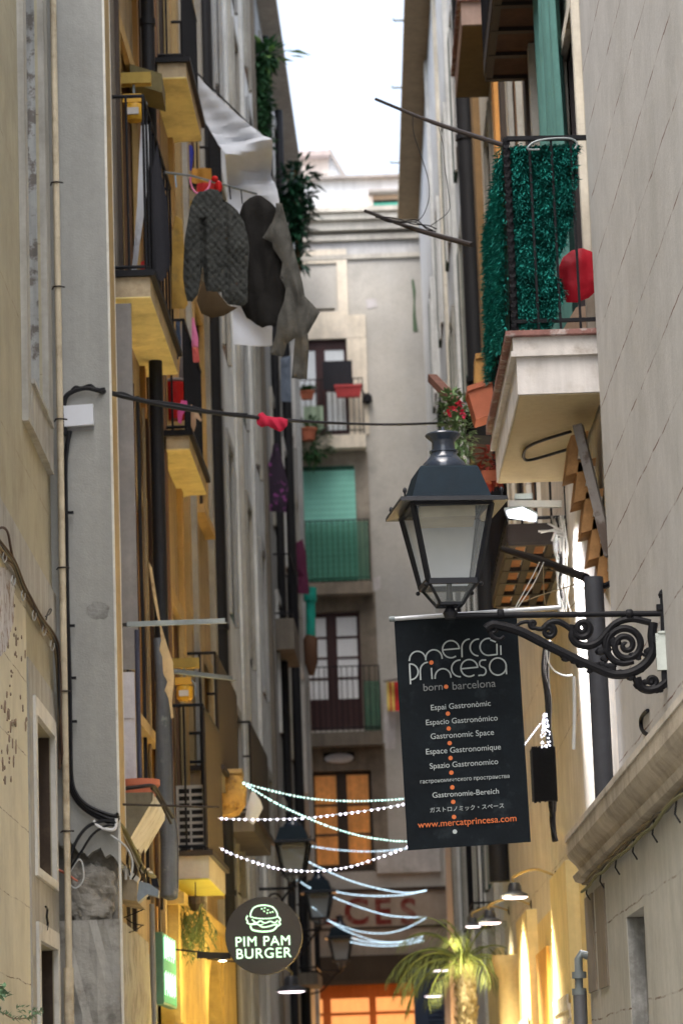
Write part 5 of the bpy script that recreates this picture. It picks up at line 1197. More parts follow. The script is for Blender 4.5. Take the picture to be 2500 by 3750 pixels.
for k in range(2): mb.box(a.x+.01, b.x-.012, 22.885, 22.9, b.z+.03+k*(a.z-b.z)*.55, b.z+(k+1)*(a.z-b.z)*.5)
one(mb, 'white_board', mat('panel_lilac',(.60,.60,.64), streak=.15), 'white panelled board standing against the ochre wall behind the console pot', 'panel')
mb = MB(); mb.box(-1.66, aY('U',312,1200,22.97).x, 22.96, 23.0, a.z+.03, 7.9); one(mb, 'wall_flashing', mat('flash_grey',(.22,.21,.20)), 'tall grey strip of cladding beside the grey pillar', 'panel')
# steel angle bars
def angle(label, v, a, ya, b, yb, grp):
    p, q = aY(v,*a,ya), aY(v,*b,yb); mb = MB(); d = (q-p).normalized(); u = V((0,0,1)); s_ = d.cross(u).normalized()
    mb.obox(p, q-p, u*.042, s_*.005); mb.obox(p+s_*.005, q-p, u*.005, s_*.04); return one(mb, 'steel_bracket', galv, label, 'bracket', grp)
angle('upper galvanised steel angle bar sticking out from the pillar side', 'O', (300,515), 22.3, (1235,480), 22.9, 'steel angle bars')
angle('lower galvanised steel angle bar tilted down beside the tan board', 'O', (750,960), 24.6, (1310,1030), 25.2, 'steel angle bars')
mb = MB(); mb.bar(aY('O',225,493,22.25), aY('O',325,490,22.35), .025); mb.tube(smoothline([aY('O',*q,22.2) for q in ((230,510),(228,580),(245,640),(240,760))],4), .004, 5); one(mb, 'bracket_arm', iron, 'short black iron arm holding the upper steel bar', 'bracket')
# pipe, hanging board, rolled tarpaulin
q = aY('U', 352, 600, 25.0); vpipe('thick black drainpipe down the ochre facade between its balconies', q.x, 25.0, aY('U',378,1900,25.0).z, 18, .058, pipe_black, clips=(5.2,8.4,11.0))
q = aY('J', 1100, 1900, 24.0); vpipe('slim grey downpipe on the cement wall left of the green sign', q.x, 24.0, 0, aY('J',1100,1490,24.0).z, .021, mat('downpipe_grey',(.26,.25,.225), streak=.2), clips=(2.2,))
q = FL.on('U', 500, 1200, .07); vpipe('black drainpipe at the edge between ochre and pale left buildings', q.x, q.y, 0, 19.5, .085, pipe_black, clips=(4,7,9.5,13))
q = FL.on('U', 683, 1700, .08); vpipe('distant black drainpipe near the end of the left row', q.x, q.y, 0, 19.8, .09, pipe_black)
q = FL.on('U', 648, 1400, .06); vpipe('thin dark drainpipe on the far grey left facade', q.x, q.y, 0, 19.8, .07, pipe_black)
cloth('torn_board', 'long warped tan strip of torn board hanging beside the black drainpipe', 'board', 'O', [(505,-120),(540,-60),(600,330),(622,470),(650,570),(690,700),(742,850),(752,1000),(735,1250),(752,1385),(728,1392),(715,1290),(700,1200),(665,1120),(690,1040),(650,960),(640,800),(612,730),(628,640),(618,520),(588,400),(545,180)], 23.9, mat('torn_tan',(.50,.36,.18), streak=.2, stain=(6,.5,.65,(.30,.2,.1))), .012, .03, .03, lambda x,z: .03*sin(z*3))
t = thing('rolled_awning', 'tall rolled grey awning hanging with a rounded dark lower end', 'awning', aY('J',1220,1440,24.3))
ct = [aY('O',600,620,24.3), aY('O',640,1100,24.3), aY('O',655,1700,24.3), aY('O',665,2240,24.3), aY('J',1215,1000,24.3), aY('J',1218,1200,24.3), aY('J',1218,1380,24.3), aY('J',1212,1440,24.3), aY('J',1208,1465,24.3)]
mb = MB(); mb.tube(smoothline(ct,5), [.04+.034*min(1,i/12) for i in range(30)]+[.074]*5+[.07,.062,.05,.034,.02,.006], 18); mb.build('roll', mat('awning_grey',(.115,.125,.135), rough=.85, streak=.45, stain=(7,.6,.7,(.25,.27,.25)), bump=.3), t, True)
mb = MB(); mb.tube(smoothline([p+V((.066,-.03,0)) for p in ct[1:7]],5), .007, 5); mb.build('edge_cord', mat('awning_dark',(.05,.05,.06)), t, True)

t = thing('cable_bundle', 'dark service cables running straight down the ochre wall beside the pillar', 'cables', FL.pt(23.6, 4, .04)); random.seed(29)
for i in range(7):
    y = 23.0+.42*i; mb = MB(); mb.tube(smoothline([FL.pt(y+.03*sin(k*1.3+i), 3.3+k*.52, .055+.01*random.random()) for k in range(9)],4), random.uniform(.008,.016), 6); mb.build('cable', (cable_m,cable_tan,MATS['cable_brown'])[i%3], t, True)
# ------------------------------------------------------------------ yellow hoists
yel_m = mat('yellow_enamel', (.62,.34,.03), rough=.45, var=.1, streak=.2)
def hoist(c, k, label):
    t = thing('hoist', label, 'hoist', c, 'yellow hoists on the ochre facade')
    mb = MB(); mb.lathe(c, [(.0,.0),(.06*k,.0),(.075*k,.02*k),(.078*k,.11*k),(.07*k,.13*k),(.05*k,.135*k),(0,.14*k)], 18); mb.build('motor', yel_m, t, True)
    mb = MB(); mb.obox(c+V((-.05*k,-.085*k,.03*k)), (.09*k,0,0), (0,.012,0), (0,0,.055*k)); mb.build('label_plate', mat('plate_pale',(.5,.48,.45)), t)
    mb = MB(); mb.obox(c+V((-.085*k,-.05*k,.14*k)), (.15*k,0,0), (0,.1*k,0), (0,0,.07*k)); mb.build('gear_case', yel_m, t)
    mb = MB(); mb.tube([c+V((.06*k,0,.2*k)), c+V((.1*k,-.02,.14*k)), c+V((.1*k,-.02,.03*k))], .008, 6); mb.tube([c+V((0,0,.2*k)), c+V((0,0,.32*k))], .012, 6); mb.build('hook', galv, t, True)
    mb = MB(); mb.obox(c+V((-.12*k,-.05,.30*k)), (.26*k,0,0), (0,.1,0), (0,0,.09*k)); mb.build('beam', mat('beam_ochre',(.36,.25,.06)), t)
    return t
hoist(aY('P',560,1735,24.0), 1.05, 'yellow hoist with pale plate behind the upper left balcony rail')
hoist(aY('O',855,1215,26.2), .95, 'yellow hoist hanging below the lower tilted steel bar')
mb = MB(); mb.obox(aY('P',500,1190,24.4), aY('P',960,1330,24.4)-aY('P',500,1190,24.4), (0,.5,0), (0,0,.17)); one(mb, 'timber_beam', mat('olive_beam',(.14,.115,.05)), 'short olive timber beam jutting out above the upper yellow hoist', 'timber')
# curtains and washing on the first balcony
def hang(label, v, pts, Y, m, cat='cloth', name='washing', t=.012, res=.03, fold=None, group='washing on the left balconies', k=.04):
    return cloth(name, label, cat, v, pts, Y, m, t, res, k, fold or (lambda x,z: .018*sin(x*45+z*2)), group)
hang('pale curtain strip at the pillar side of the first balcony', 'A', [(918,1340),(940,1420),(985,1520),(1030,1800),(1075,2350),(990,2470),(965,2100),(940,1700)], 24.2, white_cloth, 'curtain', 'balcony_curtain')
hang('long grey white curtain in the middle of the first balcony', 'A', [(1245,1105),(1310,1105),(1325,1400),(1305,1600),(1285,1800),(1235,2171),(1200,2480),(1150,2490),(1185,2171),(1215,1800),(1228,1400)], 24.0, white_cloth, 'curtain', 'balcony_curtain')
hang('narrow red cloth low behind the first balcony rail', 'D', [(1245,270),(1275,250),(1282,370),(1240,380)], 24.1, red_cloth if 'red_cloth' in globals() else redc)
hang('black cloth draped over the right end of the first balcony', 'A', [(1390,1250),(1420,1500),(1480,1800),(1500,2100),(1505,2350),(1440,2480),(1290,2470),(1290,2200),(1310,1900),(1330,1600)], 23.7, mat('black_cloth',(.02,.02,.025)))
# second balcony
hang('pink cloth strip hanging on the second balcony', 'Q', [(400,300),(420,300),(445,420),(462,500),(460,580),(400,580)], 27.6, mat('pink_cloth',(.60,.17,.33)))
hang('red pink cloth below the pink strip', 'Q', [(402,585),(462,585),(475,720),(415,730)], 27.5, mat('coral_cloth',(.46,.09,.08)))
hang('dark blue cloth strip on the second balcony', 'Q', [(245,340),(290,330),(298,600),(270,700),(240,690)], 27.6, mat('navy_cloth',(.04,.06,.10)))
hang('grey cloth strip on the second balcony', 'Q', [(300,360),(350,350),(350,890),(275,870),(290,650)], 27.7, mat('grey_cloth',(.20,.18,.18)))
hang('magenta cloth hanging low over the second balcony rail', 'Q', [(300,1090),(352,1088),(356,1160),(310,1230),(300,1318),(268,1300),(262,1200)], 26.9, mat('magenta_cloth',(.55,.09,.30)))
hang('beige cloth with two tails at the end of the second balcony', 'Q', [(390,1125),(430,1165),(460,1210),(495,1275),(485,1290),(440,1260),(440,1330),(418,1395),(390,1330)], 26.9, mat('beige_cloth',(.52,.36,.24)))
t = thing('red_bin', 'shiny red plastic bin standing on the second balcony', 'bin', aY('Q',250,1270,27.5))
a, b = aY('Q',140,930,27.5), aY('Q',358,1270,27.5); mb = MB(); cx = (a.x+b.x)/2; r = (b.x-a.x)/2
mb.lathe((cx,27.5,b.z), [(r*.75,0),(r*.95,(a.z-b.z)*.9),(r*1.0,(a.z-b.z)*.95),(r*1.0,a.z-b.z),(r*.9,a.z-b.z)], 20); mb.build('tub', mat('red_gloss',(.42,.015,.015), rough=.25, streak=0), t, True)
mb = MB(); mb.ball((cx,27.5,a.z+.02), r*.95, 14, (1,1,.35)); mb.build('bag_liner', mat('grey_plastic',(.25,.22,.21), rough=.4), t, True)
# third stack, behind: blue, orange and red things
hang('deep blue cloth beside the upper ochre soffit', 'B', [(318,1185),(345,1190),(358,1250),(340,1400),(325,1400)], 29.5, mat('blue_cloth',(.03,.04,.28)))
hang('orange cloth behind the clothes rod', 'B', [(345,1380),(500,1378),(505,1470),(490,1520),(340,1500)], 30.5, mat('orange_cloth',(.55,.27,.05)))
hang('red cloth under the orange cloth', 'B', [(385,1500),(570,1500),(580,1550),(440,1585),(380,1570)], 30.4, mat('red_cloth',(.50,.03,.03)))
# ------------------------------------------------------------------ laundry on the rod
t = thing('clothes_rod', 'thin metal clothes rod carrying jackets out over the alley', 'rod', aY('B',520,1470,24.4))
mb = MB(); mb.tube([aY('B',120,1415,24.0), aY('B',330,1440,24.2), aY('B',870,1590,24.8)], .011, 8); mb.build('rod', mat('rod_steel',(.20,.23,.26), rough=.35, metal=.5), t, True)
for x,y in ((205,1425),(650,1525),(745,1560)): mb = MB(); mb.tube([aY('B',x,y,24.4), aY('B',x+10,y+110,24.4)], .006, 5); mb.build('peg', iron if x > 300 else mat('peg_blue',(.25,.40,.55)), t)
mb = MB(); mb.tube(smoothline([aY('B',*q,24.25) for q in ((340,1440),(330,1480),(345,1540),(375,1580),(410,1585),(450,1570),(485,1530),(490,1480))],5), .009, 6); mb.build('hanger', mat('pink_plastic',(.60,.16,.28), rough=.4), t, True)
mb = MB(); mb.ball(aY('B',530,1468,24.2), .03, 8); mb.ball(aY('B',560,1530,24.3), .035, 8, (1,1,1.6)); mb.build('hanger_hook', MATS['red_gloss'], t, True)
def wrinkle(a, b, s): return lambda x,z: a*1.3*noise.noise(V((x*b*1.9+z*.8, z*b*.35, s)))+a*.55*noise.noise(V((x*b*3.8-z*1.5, z*b*.8, s+4)))
def sleeve(x, z):       # the hanging sleeve lies in front of the body with a deep crease between
    u = (x-JX)/.62; return -.05*exp(-((u-.27)/.035)**2)*(1 if z < JZ-.25 else 0)
JX, JZ = aY('E',270,600,24.15).x, aY('E',400,215,24.15).z
def quilt(x, z): q = .9*noise.noise(V((x*14,z*11,8))); return .008*abs(sin((x+z*.8)*54+q))+.008*abs(sin((x-z*.8)*54-q*1.3))-.03*exp(-((x-JX-.36)/.02)**2)*(1 if z < JZ-.1 else 0)+.04*noise.noise(V((x*9,z*3.5,2)))+.008*noise.noise(V((x*26,z*17,6)))+sleeve(x, z)
j1 = [(400,232),(490,210),(560,218),(600,290),(720,390),(770,480),(800,600),(815,700),(800,900),(800,1140),(760,1168),(640,1150),(590,1100),(585,1052),(462,1045),(442,960),(430,830),(412,960),(392,1075),(350,1132),(305,1130),(285,1050),(270,930),(275,780),(285,620),(310,480),(330,350),(360,275)]
WG = 'jackets on the clothes rod'
jk = mat('quilted_grey', (.034,.036,.033), rough=.9, var=.25, sc=14, streak=0, bump=.4, bsc=55)
cloth('quilted_jacket', 'grey quilted jacket hanging first on the clothes rod', 'jacket', 'E', j1, 24.15, jk, .022, .011, .03, quilt, WG)
mb = MB(); mb.tube(smoothline([aY('E',*q,24.09) for q in ((440,280),(420,420),(415,560),(425,700),(432,830))],4), .006, 6); one(mb, 'sleeve_seam', mat('seam_dark',(.02,.02,.019)), 'x', 'x') if False else None
j2 = [(815,275),(860,258),(910,262),(980,310),(1037,370),(1040,470),(1010,560),(1000,602),(1050,680),(1110,800),(1100,950),(1120,1050),(1090,1150),(1052,1250),(1030,1335),(980,1330),(920,1345),(850,1300),(790,1262),(750,1182),(730,1140),(735,900),(740,700),(730,560),(735,400),(760,330)]
cloth('hooded_jacket', 'dark brown hooded jacket hanging behind the quilted one', 'jacket', 'E', j2, 24.5, mat('dark_cotton',(.009,.008,.007), rough=.95, var=.2, streak=.15, bump=.3), .028, .018, .03, wrinkle(.035,7,7), WG)
j3 = [(1030,325),(1082,330),(1112,450),(1180,700),(1250,980),(1270,1090),(1330,1150),(1392,1215),(1340,1310),(1292,1390),(1302,1500),(1286,1762),(1160,1758),(1172,1600),(1180,1500),(1188,1432),(1120,1480),(1090,1582),(980,1562),(1005,1480),(1030,1400),(1050,1250),(1100,1120),(1112,1020),(1065,930),(1085,810),(1010,690),(1000,640),(920,602),(1000,480),(1030,400)]
cloth('grey_shirt', 'long sleeved grey olive shirt blowing at the far end of the clothes rod', 'shirt', 'E', j3, 24.38, mat('grey_olive',(.07,.068,.06), rough=.95, var=.25, sc=6, streak=.25, stain=(2.5,.5,.8,(.085,.068,.042)), bump=.3), .022, .017, .025, wrinkle(.035,8,3), WG)
j4 = [(430,960),(560,1060),(640,1160),(720,1180),(600,1250),(500,1262),(420,1230),(380,1120)]
cloth('tan_shirt', 'tan cloth hanging below the hem of the quilted jacket', 'shirt', 'E', j4, 24.9, mat('tan_cloth',(.09,.06,.03), rough=.95), .012, .025, .03, wrinkle(.015,4,9), WG)
j5 = [(200,420),(262,460),(280,700),(300,1000),(310,1150),(285,1190),(180,1190),(178,900),(185,600)]
cloth('yellow_towel', 'yellowish towel hanging left of the quilted jacket', 'towel', 'E', j5, 25.4, mat('mustard_cloth',(.36,.22,.05), rough=.95, stain=(7,.5,.7,(.2,.14,.05))), .02, .03, .03, wrinkle(.03,8,12), WG)
# the white sheet 
sh_pts = [(325,540),(450,690),(640,888),(830,1052),(930,1140),(1005,1212),(1010,1260),(985,1400),(1040,1540),(1060,1650),(1010,2300),(1000,2832),(685,2832),(660,2200),(640,1700),(622,1340),(560,1200),(440,980),(345,760)]
SA, SB = aY('B',620,1315,30), aY('B',1005,1235,30)
def shfold(x, z):
    dx, dz = SB.x-SA.x, SB.z-SA.z; L_ = hypot(dx, dz); d = ((x-SA.x)*-dz+(z-SA.z)*dx)/L_
    return .22*exp(-(d/.10)**2)-.16*exp(-((d+.2)/.12)**2)+.03*sin(d*46+x*3)*exp(-abs(d)*2)+.10*noise.noise(V((x*2.2+z*1.1, (z-x)*.7, 5)))+.05*sin((x*1.0+z*.9)*11)
cloth('white_sheet', 'large white bed sheet slung across the facade above the jackets', 'sheet', 'B', sh_pts, 30.0, mat('sheet_white',(.52,.55,.60), rough=.95, var=.05, streak=.06, bump=.1), .02, .05, .1, shfold)
mb = MB(); mb.tube([aY('B',325,540,30), aY('B',1005,1212,30)], .01, 6); one(mb, 'washing_line', cable_m, 'sloping line holding the edge of the white sheet', 'line')
# purple and maroon washing farther on
hang('purple and black dress hanging above the brown boxed balcony', 'Q', [(1180,1500),(1225,1500),(1245,1600),(1290,1760),(1320,1900),(1310,2050),(1300,2160),(1110,2150),(1105,1900),(1130,1700),(1160,1600)], 47.0, mat('plum_cloth',(.035,.022,.04), stain=(5,.55,.6,(.28,.06,.25))), 'dress', 'hanging_dress', .05, .09, None, 'washing on the far left facade', .1)
hang('maroon sheet hanging beside the turquoise pipe', 'X', [(735,-20),(800,-60),(830,60),(838,200),(852,300),(855,395),(760,390),(765,210),(735,200)], 56.5, mat('maroon_cloth',(.11,.02,.055)), 'sheet', 'hanging_sheet', .05, .09, None, 'washing on the far left facade', .1)
hang('faded blue cloth beside the black drainpipe on the far left facade', 'Q', [(1245,680),(1345,660),(1350,1100),(1250,1100)], 49, mat('faded_blue',(.14,.17,.22)), 'cloth', 'hanging_cloth', .04, .09, None, 'washing on the far left facade', .1)
mb = MB(); mb.tube([aY('X',872,340,58), aY('X',870,460,58)], .11, 10); mb.tube([aY('X',866,400,58), aY('X',870,880,58)], .095, 12); mb.tube([aY('X',862,395,58), aY('X',862,450,58)], .13, 12); one(mb, 'drain_pipe', mat('turquoise_paint',(.01,.30,.23), rough=.5), 'turquoise drainpipe left of the third end window', 'pipe', smooth=True)
mb = MB(); mb.lathe(aY('X',875,1060,58), [(.05,0),(.13,.25),(.14,.7),(.06,.85)], 10); one(mb, 'hanging_sack', mat('brown_sack',(.12,.06,.035)), 'brown sack hanging under the turquoise drainpipe', 'sack', smooth=True)
# ivy and rubber plant high on the left
t = thing('climbing_plant', 'climbing ivy high on the far left facade below the eave', 'plant', aY('B',880,1140,46)); mb = MB()
for i in range(13): bush('B', 868+12*sin(i)+i*3, 470+i*56, 46, .17, 85, None, 40+i, .14, .08, (1.15,.8,1.2), mb)
for i in range(5): bush('B', 890+i*20, 470-20*i if i < 3 else 440, 46, .16, 30, None, 60+i, .24, .1, (1,.8,1), mb)
mb.build('foliage', mat('ivy_leaf',(.045,.13,.055), rough=.6, var=.5, sc=8, streak=0, bump=0), t)
mb = MB(); bush('B', 960, 450, 46, .22, 24, None, 77, .34, .12, (1.6,.8,1), mb, .0); mb.build('new_leaves', mat('lime_leaf',(.20,.36,.10), rough=.6, var=.3, streak=0, bump=0), t)
mb = MB(); mb.tube([aY('B',900,1150,46.2), aY('B',880,800,46.2), aY('B',865,330,46.2)], .02, 5); mb.build('stem', brown_wood, t)
t = thing('rubber_plant', 'dark broad leaved plant sticking out near the end of the left row', 'plant', aY('B',1200,1950,52)); mb = MB()
for i in range(11): bush('B', 1190+35*sin(i*1.7), 1400+i*48, 52, .24, 30, None, 90+i, .30, .11, (1.1,.8,1), mb)
for i in range(5): bush('B', 1215, 1850+i*80, 52, .12, 22, None, 110+i, .26, .1, (1,.8,1.2), mb)
mb.build('foliage', mat('rubber_leaf',(.014,.062,.03), rough=.4, var=.4, sc=6, streak=0, bump=0), t)
mb = MB(); mb.tube([aY('B',1225,2250,52), aY('B',1200,1900,52), aY('B',1190,1400,52)], .025, 5); mb.build('stem', brown_wood, t)
# air conditioner on the low balcony
t = thing('air_conditioner', 'beige air conditioner with a slotted grille on the low left balcony', 'air conditioner', aY('J',1350,1110,27.2))
a, b = aY('J',1250,640,27.15), aY('J',1485,1120,27.15); mb = MB(); mb.box(a.x,b.x,27.2,27.55,b.z,a.z); mb.build('casing', mat('ac_beige',(.40,.375,.33), rough=.6), t)
mb = MB(); W_, H_ = b.x-a.x, a.z-b.z
mb.box(a.x,b.x,27.17,27.2,a.z-H_*.05,a.z); mb.box(a.x,b.x,27.17,27.2,b.z,b.z+.02); mb.box(a.x,a.x+W_*.14,27.17,27.2,b.z+.02,a.z-H_*.05); mb.box(b.x-W_*.1,b.x,27.17,27.2,b.z+.02,a.z-H_*.05); mb.box(a.x+W_*.48,a.x+W_*.54,27.17,27.2,b.z+.02,a.z-H_*.05)
for k in range(1,9): z = b.z+.02+(H_*.93)*k/9; mb.box(a.x+W_*.14,b.x-W_*.1,27.172,27.198,z-.012,z+.012)
mb.build('grille', MATS['ac_beige'], t)
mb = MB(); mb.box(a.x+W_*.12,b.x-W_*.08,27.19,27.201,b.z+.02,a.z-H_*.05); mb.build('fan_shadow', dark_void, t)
# hanging basket plant
t = thing('hanging_plant', 'straggly hanging plant under the lime lit balcony soffit', 'plant', aY('W',330,1050,26.8)); random.seed(44); mb = MB()
for i in range(46):
    p = aY('W', random.uniform(170,430), random.uniform(680,900), 26.8+random.uniform(-.2,.2)); pts = [p]
    dx = random.uniform(-.02,.03)
    for k in range(5): pts.append(pts[-1]+V((dx+random.uniform(-.02,.02), random.uniform(-.02,.02), -.055)))
    mb.tube(pts, .0035, 4)
    for q in pts:
        for _ in range(3): mb.leaf(q, (random.uniform(-1,1),random.uniform(-1,1),random.uniform(-1,.4)), random.uniform(.04,.08), .018, .3)
mb.build('foliage', mat('basket_leaf',(.10,.13,.045), rough=.7, var=.5, sc=10, streak=0, bump=0), t)
mb = MB(); p = aY('W',375,700,26.8); mb.lathe(p, [(.03,-.06),(.07,0),(.08,.07),(.06,.07)], 12); mb.tube([p, p+V((0,0,.2))], .005, 4); mb.build('basket', dark_wood, t)
# ------------------------------------------------------------------ shop signs on the left
YB = 25.2
c = aY('W', 932, 955, YB); r = 315/2.24*pxm(YB)
t = thing('round_sign', 'round dark sign with a lit white burger drawing and shop name', 'sign', c)
Zx, Zy = V((1,0,0)), V((0,0,1))
mb = MB(); mb.lathe(c+V((0,.05,0)), [(0,-.05),(r*.985,-.05),(r,-.04),(r,.04),(r*.985,.05),(0,.05)], 64, 0, (Zx, Zy, V((0,1,0)))); mb.build('disc', mat('sign_dark',(.055,.05,.045), rough=.7, streak=0, var=.06), t, True)
neon = glow('sign_glow', (.60,1.0,.62), .55)
def ws(x, y, o=.006): return aY('W', x, y, YB-o)
lettering('PIM PAM', 'lit_lettering', neon, t, ws(925,1038), Zx, Zy, 100/2.24*pxm(YB)/.73, .004, bold=.0, space=1.1, width=440/2.24*pxm(YB)); lettering('BURGER', 'lit_lettering', neon, t, ws(930,1138), Zx, Zy, 84/2.24*pxm(YB)/.73, .004, bold=.0, space=1.1, width=445/2.24*pxm(YB))
def stroke(pts, wd=5.0):
    mb = MB(); mb.tube(smoothline([ws(x,y) for x,y in pts],4), wd/2.24*pxm(YB), 6); return mb.build('lit_outline', neon, t, True)
stroke([(822,800),(828,760),(860,720),(930,706),(1000,720),(1036,760),(1044,800)]); stroke([(822,800),(870,812),(930,816),(1000,812),(1044,800)], 4)
stroke([(800,790),(788,815),(800,840),(795,850),(825,862),(860,850)]); stroke([(1050,800),(1068,825),(1055,845),(1068,860),(1040,880)])
stroke([(835,822),(870,850),(905,835),(940,852),(985,838),(1020,850),(1045,830)]); stroke([(830,865),(880,862),(920,885),(970,880),(1010,868),(1045,862)])
stroke([(822,872),(835,905),(880,918),(940,922),(1000,914),(1030,892),(1040,872)], 6); stroke([(860,850),(890,868),(930,862)], 3)
for x,y in ((915,735),(940,728),(935,755),(965,745),(985,765),(960,770),(1005,760)): mb = MB(); mb.ball(ws(x,y), 7/2.24*pxm(YB), 8, (1,.5,.8)); mb.build('lit_seed', neon, t, True)
mb = MB(); mb.bar(ws(385,1115,-.05), ws(660,1120,-.05), .03, .05); mb.build('arm', iron_brown, t)
# green lit sign on the facade
y0 = FL.on('W',105,1200,.1).y; y1 = FL.on('W',212,1200,.1).y
zt_, zb_ = FL.on('W',108,930,.1).z, FL.on('W',118,1520,.1).z
t = thing('green_sign', 'green lit sign with pale strokes flat against the left shop wall', 'sign', FL.pt((y0+y1)/2, zb_, .05))
sy0, sy1 = min(y0,y1), max(y0,y1)
mb = MB(); FL.box(mb, sy0, sy1, zb_, zt_, 0.04, .10); mb.build('box', mat('sign_green_box',(.10,.22,.14), rough=.5), t)
mb = MB(); FL.box(mb, sy0+.02, sy1-.02, zb_+.02, zt_-.02, .10, .104); mb.build('face', glow('green_face',(.05,.22,.11),.3), t)
mb = MB(); random.seed(19)
for r_i in range(2):
    for k in range(5):
        ya = sy0+.1+(sy1-sy0-.2)*k/5; wdt = (sy1-sy0-.2)/5*.62; za = zb_+.08+(zt_-zb_)*(.5*r_i); hh = (zt_-zb_)*.34
        mb = MB(); FL.box(mb, ya, ya+wdt*.3, za, za+hh*random.uniform(.7,1), .104, .108)
        FL.box(mb, ya+wdt*.7, ya+wdt, za+hh*random.uniform(0,.3), za+hh, .104, .109); FL.box(mb, ya+wdt*.1, ya+wdt*.9, za+hh*random.uniform(.4,.8), za+hh*.9, .1045, .1075); mb.build('lit_stroke', glow('green_letters',(.38,1.0,.52),.7), t)
# yellow arcaded wall below on the left
t = thing('arcade_wall', 'yellow stone arcade with pointed arches behind the round sign', 'wall', FL.pt(31,0,.1))
arcade = mat('arcade_stone', (.52,.37,.12), stain=(2.5,.45,.7,(.34,.24,.08)), bump=.4, bsc=20)
ZA = 3.3
def arch_pier(ya, yb, o):
    mb = MB(); FL.box(mb, ya, yb, 0, 3.4, -.05, o); FL.box(mb, ya-.06, yb+.06, 2.3, 2.38, -.05, o+.03); mb.build('pier', arcade, t)
for ya,yb,o in ((26.4,29.6,.12),(31.6,33.9,.14)): arch_pier(ya, yb, o)
def arch(ya, yb, zs, zt, o):
    mb = MB(); n = 10; ym = (ya+yb)/2; pts = []
    for i in range(n+1):
        u = i/n; pts.append((ya+(ym-ya)*(1-cos(u*pi/2)), zs+(zt-zs)*sin(u*pi/2)))
    pts += [(2*ym-y, z) for y,z in reversed(pts[:-1])]
    for i in range(len(pts)-1):
        (a,za),(b,zb) = pts[i], pts[i+1]; mb.hexa([FL.pt(a,za,-.05),FL.pt(b,zb,-.05),FL.pt(b,zb,o),FL.pt(a,za,o),FL.pt(a,3.4,-.05),FL.pt(b,3.4,-.05),FL.pt(b,3.4,o),FL.pt(a,3.4,o)])
    mb.build('arch', arcade, t)
arch(29.6,31.6,2.36,3.14,.12)
mb = MB(); FL.box(mb, 26.3, 34, 3.4, 3.5, -.05, .18); mb.build('cornice', arcade, t)
# carved console stone and white pennant
t = thing('carved_corbel', 'golden lit carved stone corbel on the left facade', 'corbel', aY('K',260,470,30)); random.seed(33)
mb = MB(); mb.prism([aY('K',*q,29.9) for q in ((172,240),(320,230),(345,300),(340,400),(290,470),(200,500),(172,480))], (0,.5,0))
for _ in range(24): mb.ball(aY('K',random.uniform(190,320),random.uniform(260,460),29.88), random.uniform(.03,.07), 6, (1,.6,1.2))
mb.build('carving', mat('corbel_gold',(.48,.30,.09), stain=(9,.45,.6,(.22,.13,.05)), bump=.5, bsc=25), t)
mb = MB(); a, b = aY('K',165,215,30), aY('K',330,235,30); mb.box(a.x,b.x,29.85,30.3,b.z,a.z); mb.build('abacus', tan_trim, t)
cloth('white_pennant', 'white pointed cloth hanging below the carved corbel', 'flag', 'K', [(385,345),(405,350),(440,400),(458,450),(425,520),(395,560),(345,520),(355,450)], 31, white_cloth, .02, .04, .05, lambda x,z: .03*sin(x*20))
# small lanterns down the left side
for i,(x,y,Y,lb) in enumerate(((1170,178,40.5,'nearest of the three small lanterns hung on the left wall, behind the light strings'),(1382,592,50,'middle one of the three small lanterns hung on the left wall, half hidden by lights'),(1560,965,57.5,'farthest and lowest of the three small lanterns on the left wall'))):
    p = aY('W', x, y, Y); p.z -= .60
    lantern(p, -.08, 1.0, lb, 'street lanterns along the alley')
    bkt = thing('lantern_arm', 'scrolled iron arm under the '+('nearest','middle','farthest')[i]+' small lantern on the left', 'bracket', p+V((0,0,-.03)))
    wx = FL.pt(Y,0,0).x; mb = MB(); mb.tube([V((wx,Y,p.z-.03)), V((p.x,Y,p.z-.03))], .02, 8); mb.tube(smoothline([V((wx,Y,p.z-.45)), V((wx+(p.x-wx)*.4,Y,p.z-.38)), V((wx+(p.x-wx)*.8,Y,p.z-.1)), V((p.x,Y,p.z-.05))],6), .018, 6)
    mb.build('arm', iron, bkt, True)
    mb = MB(); cc = V((wx+(p.x-wx)*.45,Y,p.z-.19)); mb.tube([cc+V((cos(a*.5)*(.11-.005*a),0,sin(a*.5)*(.11-.005*a))) for a in range(20)], .014, 6); mb.build('scroll', iron, bkt, True)
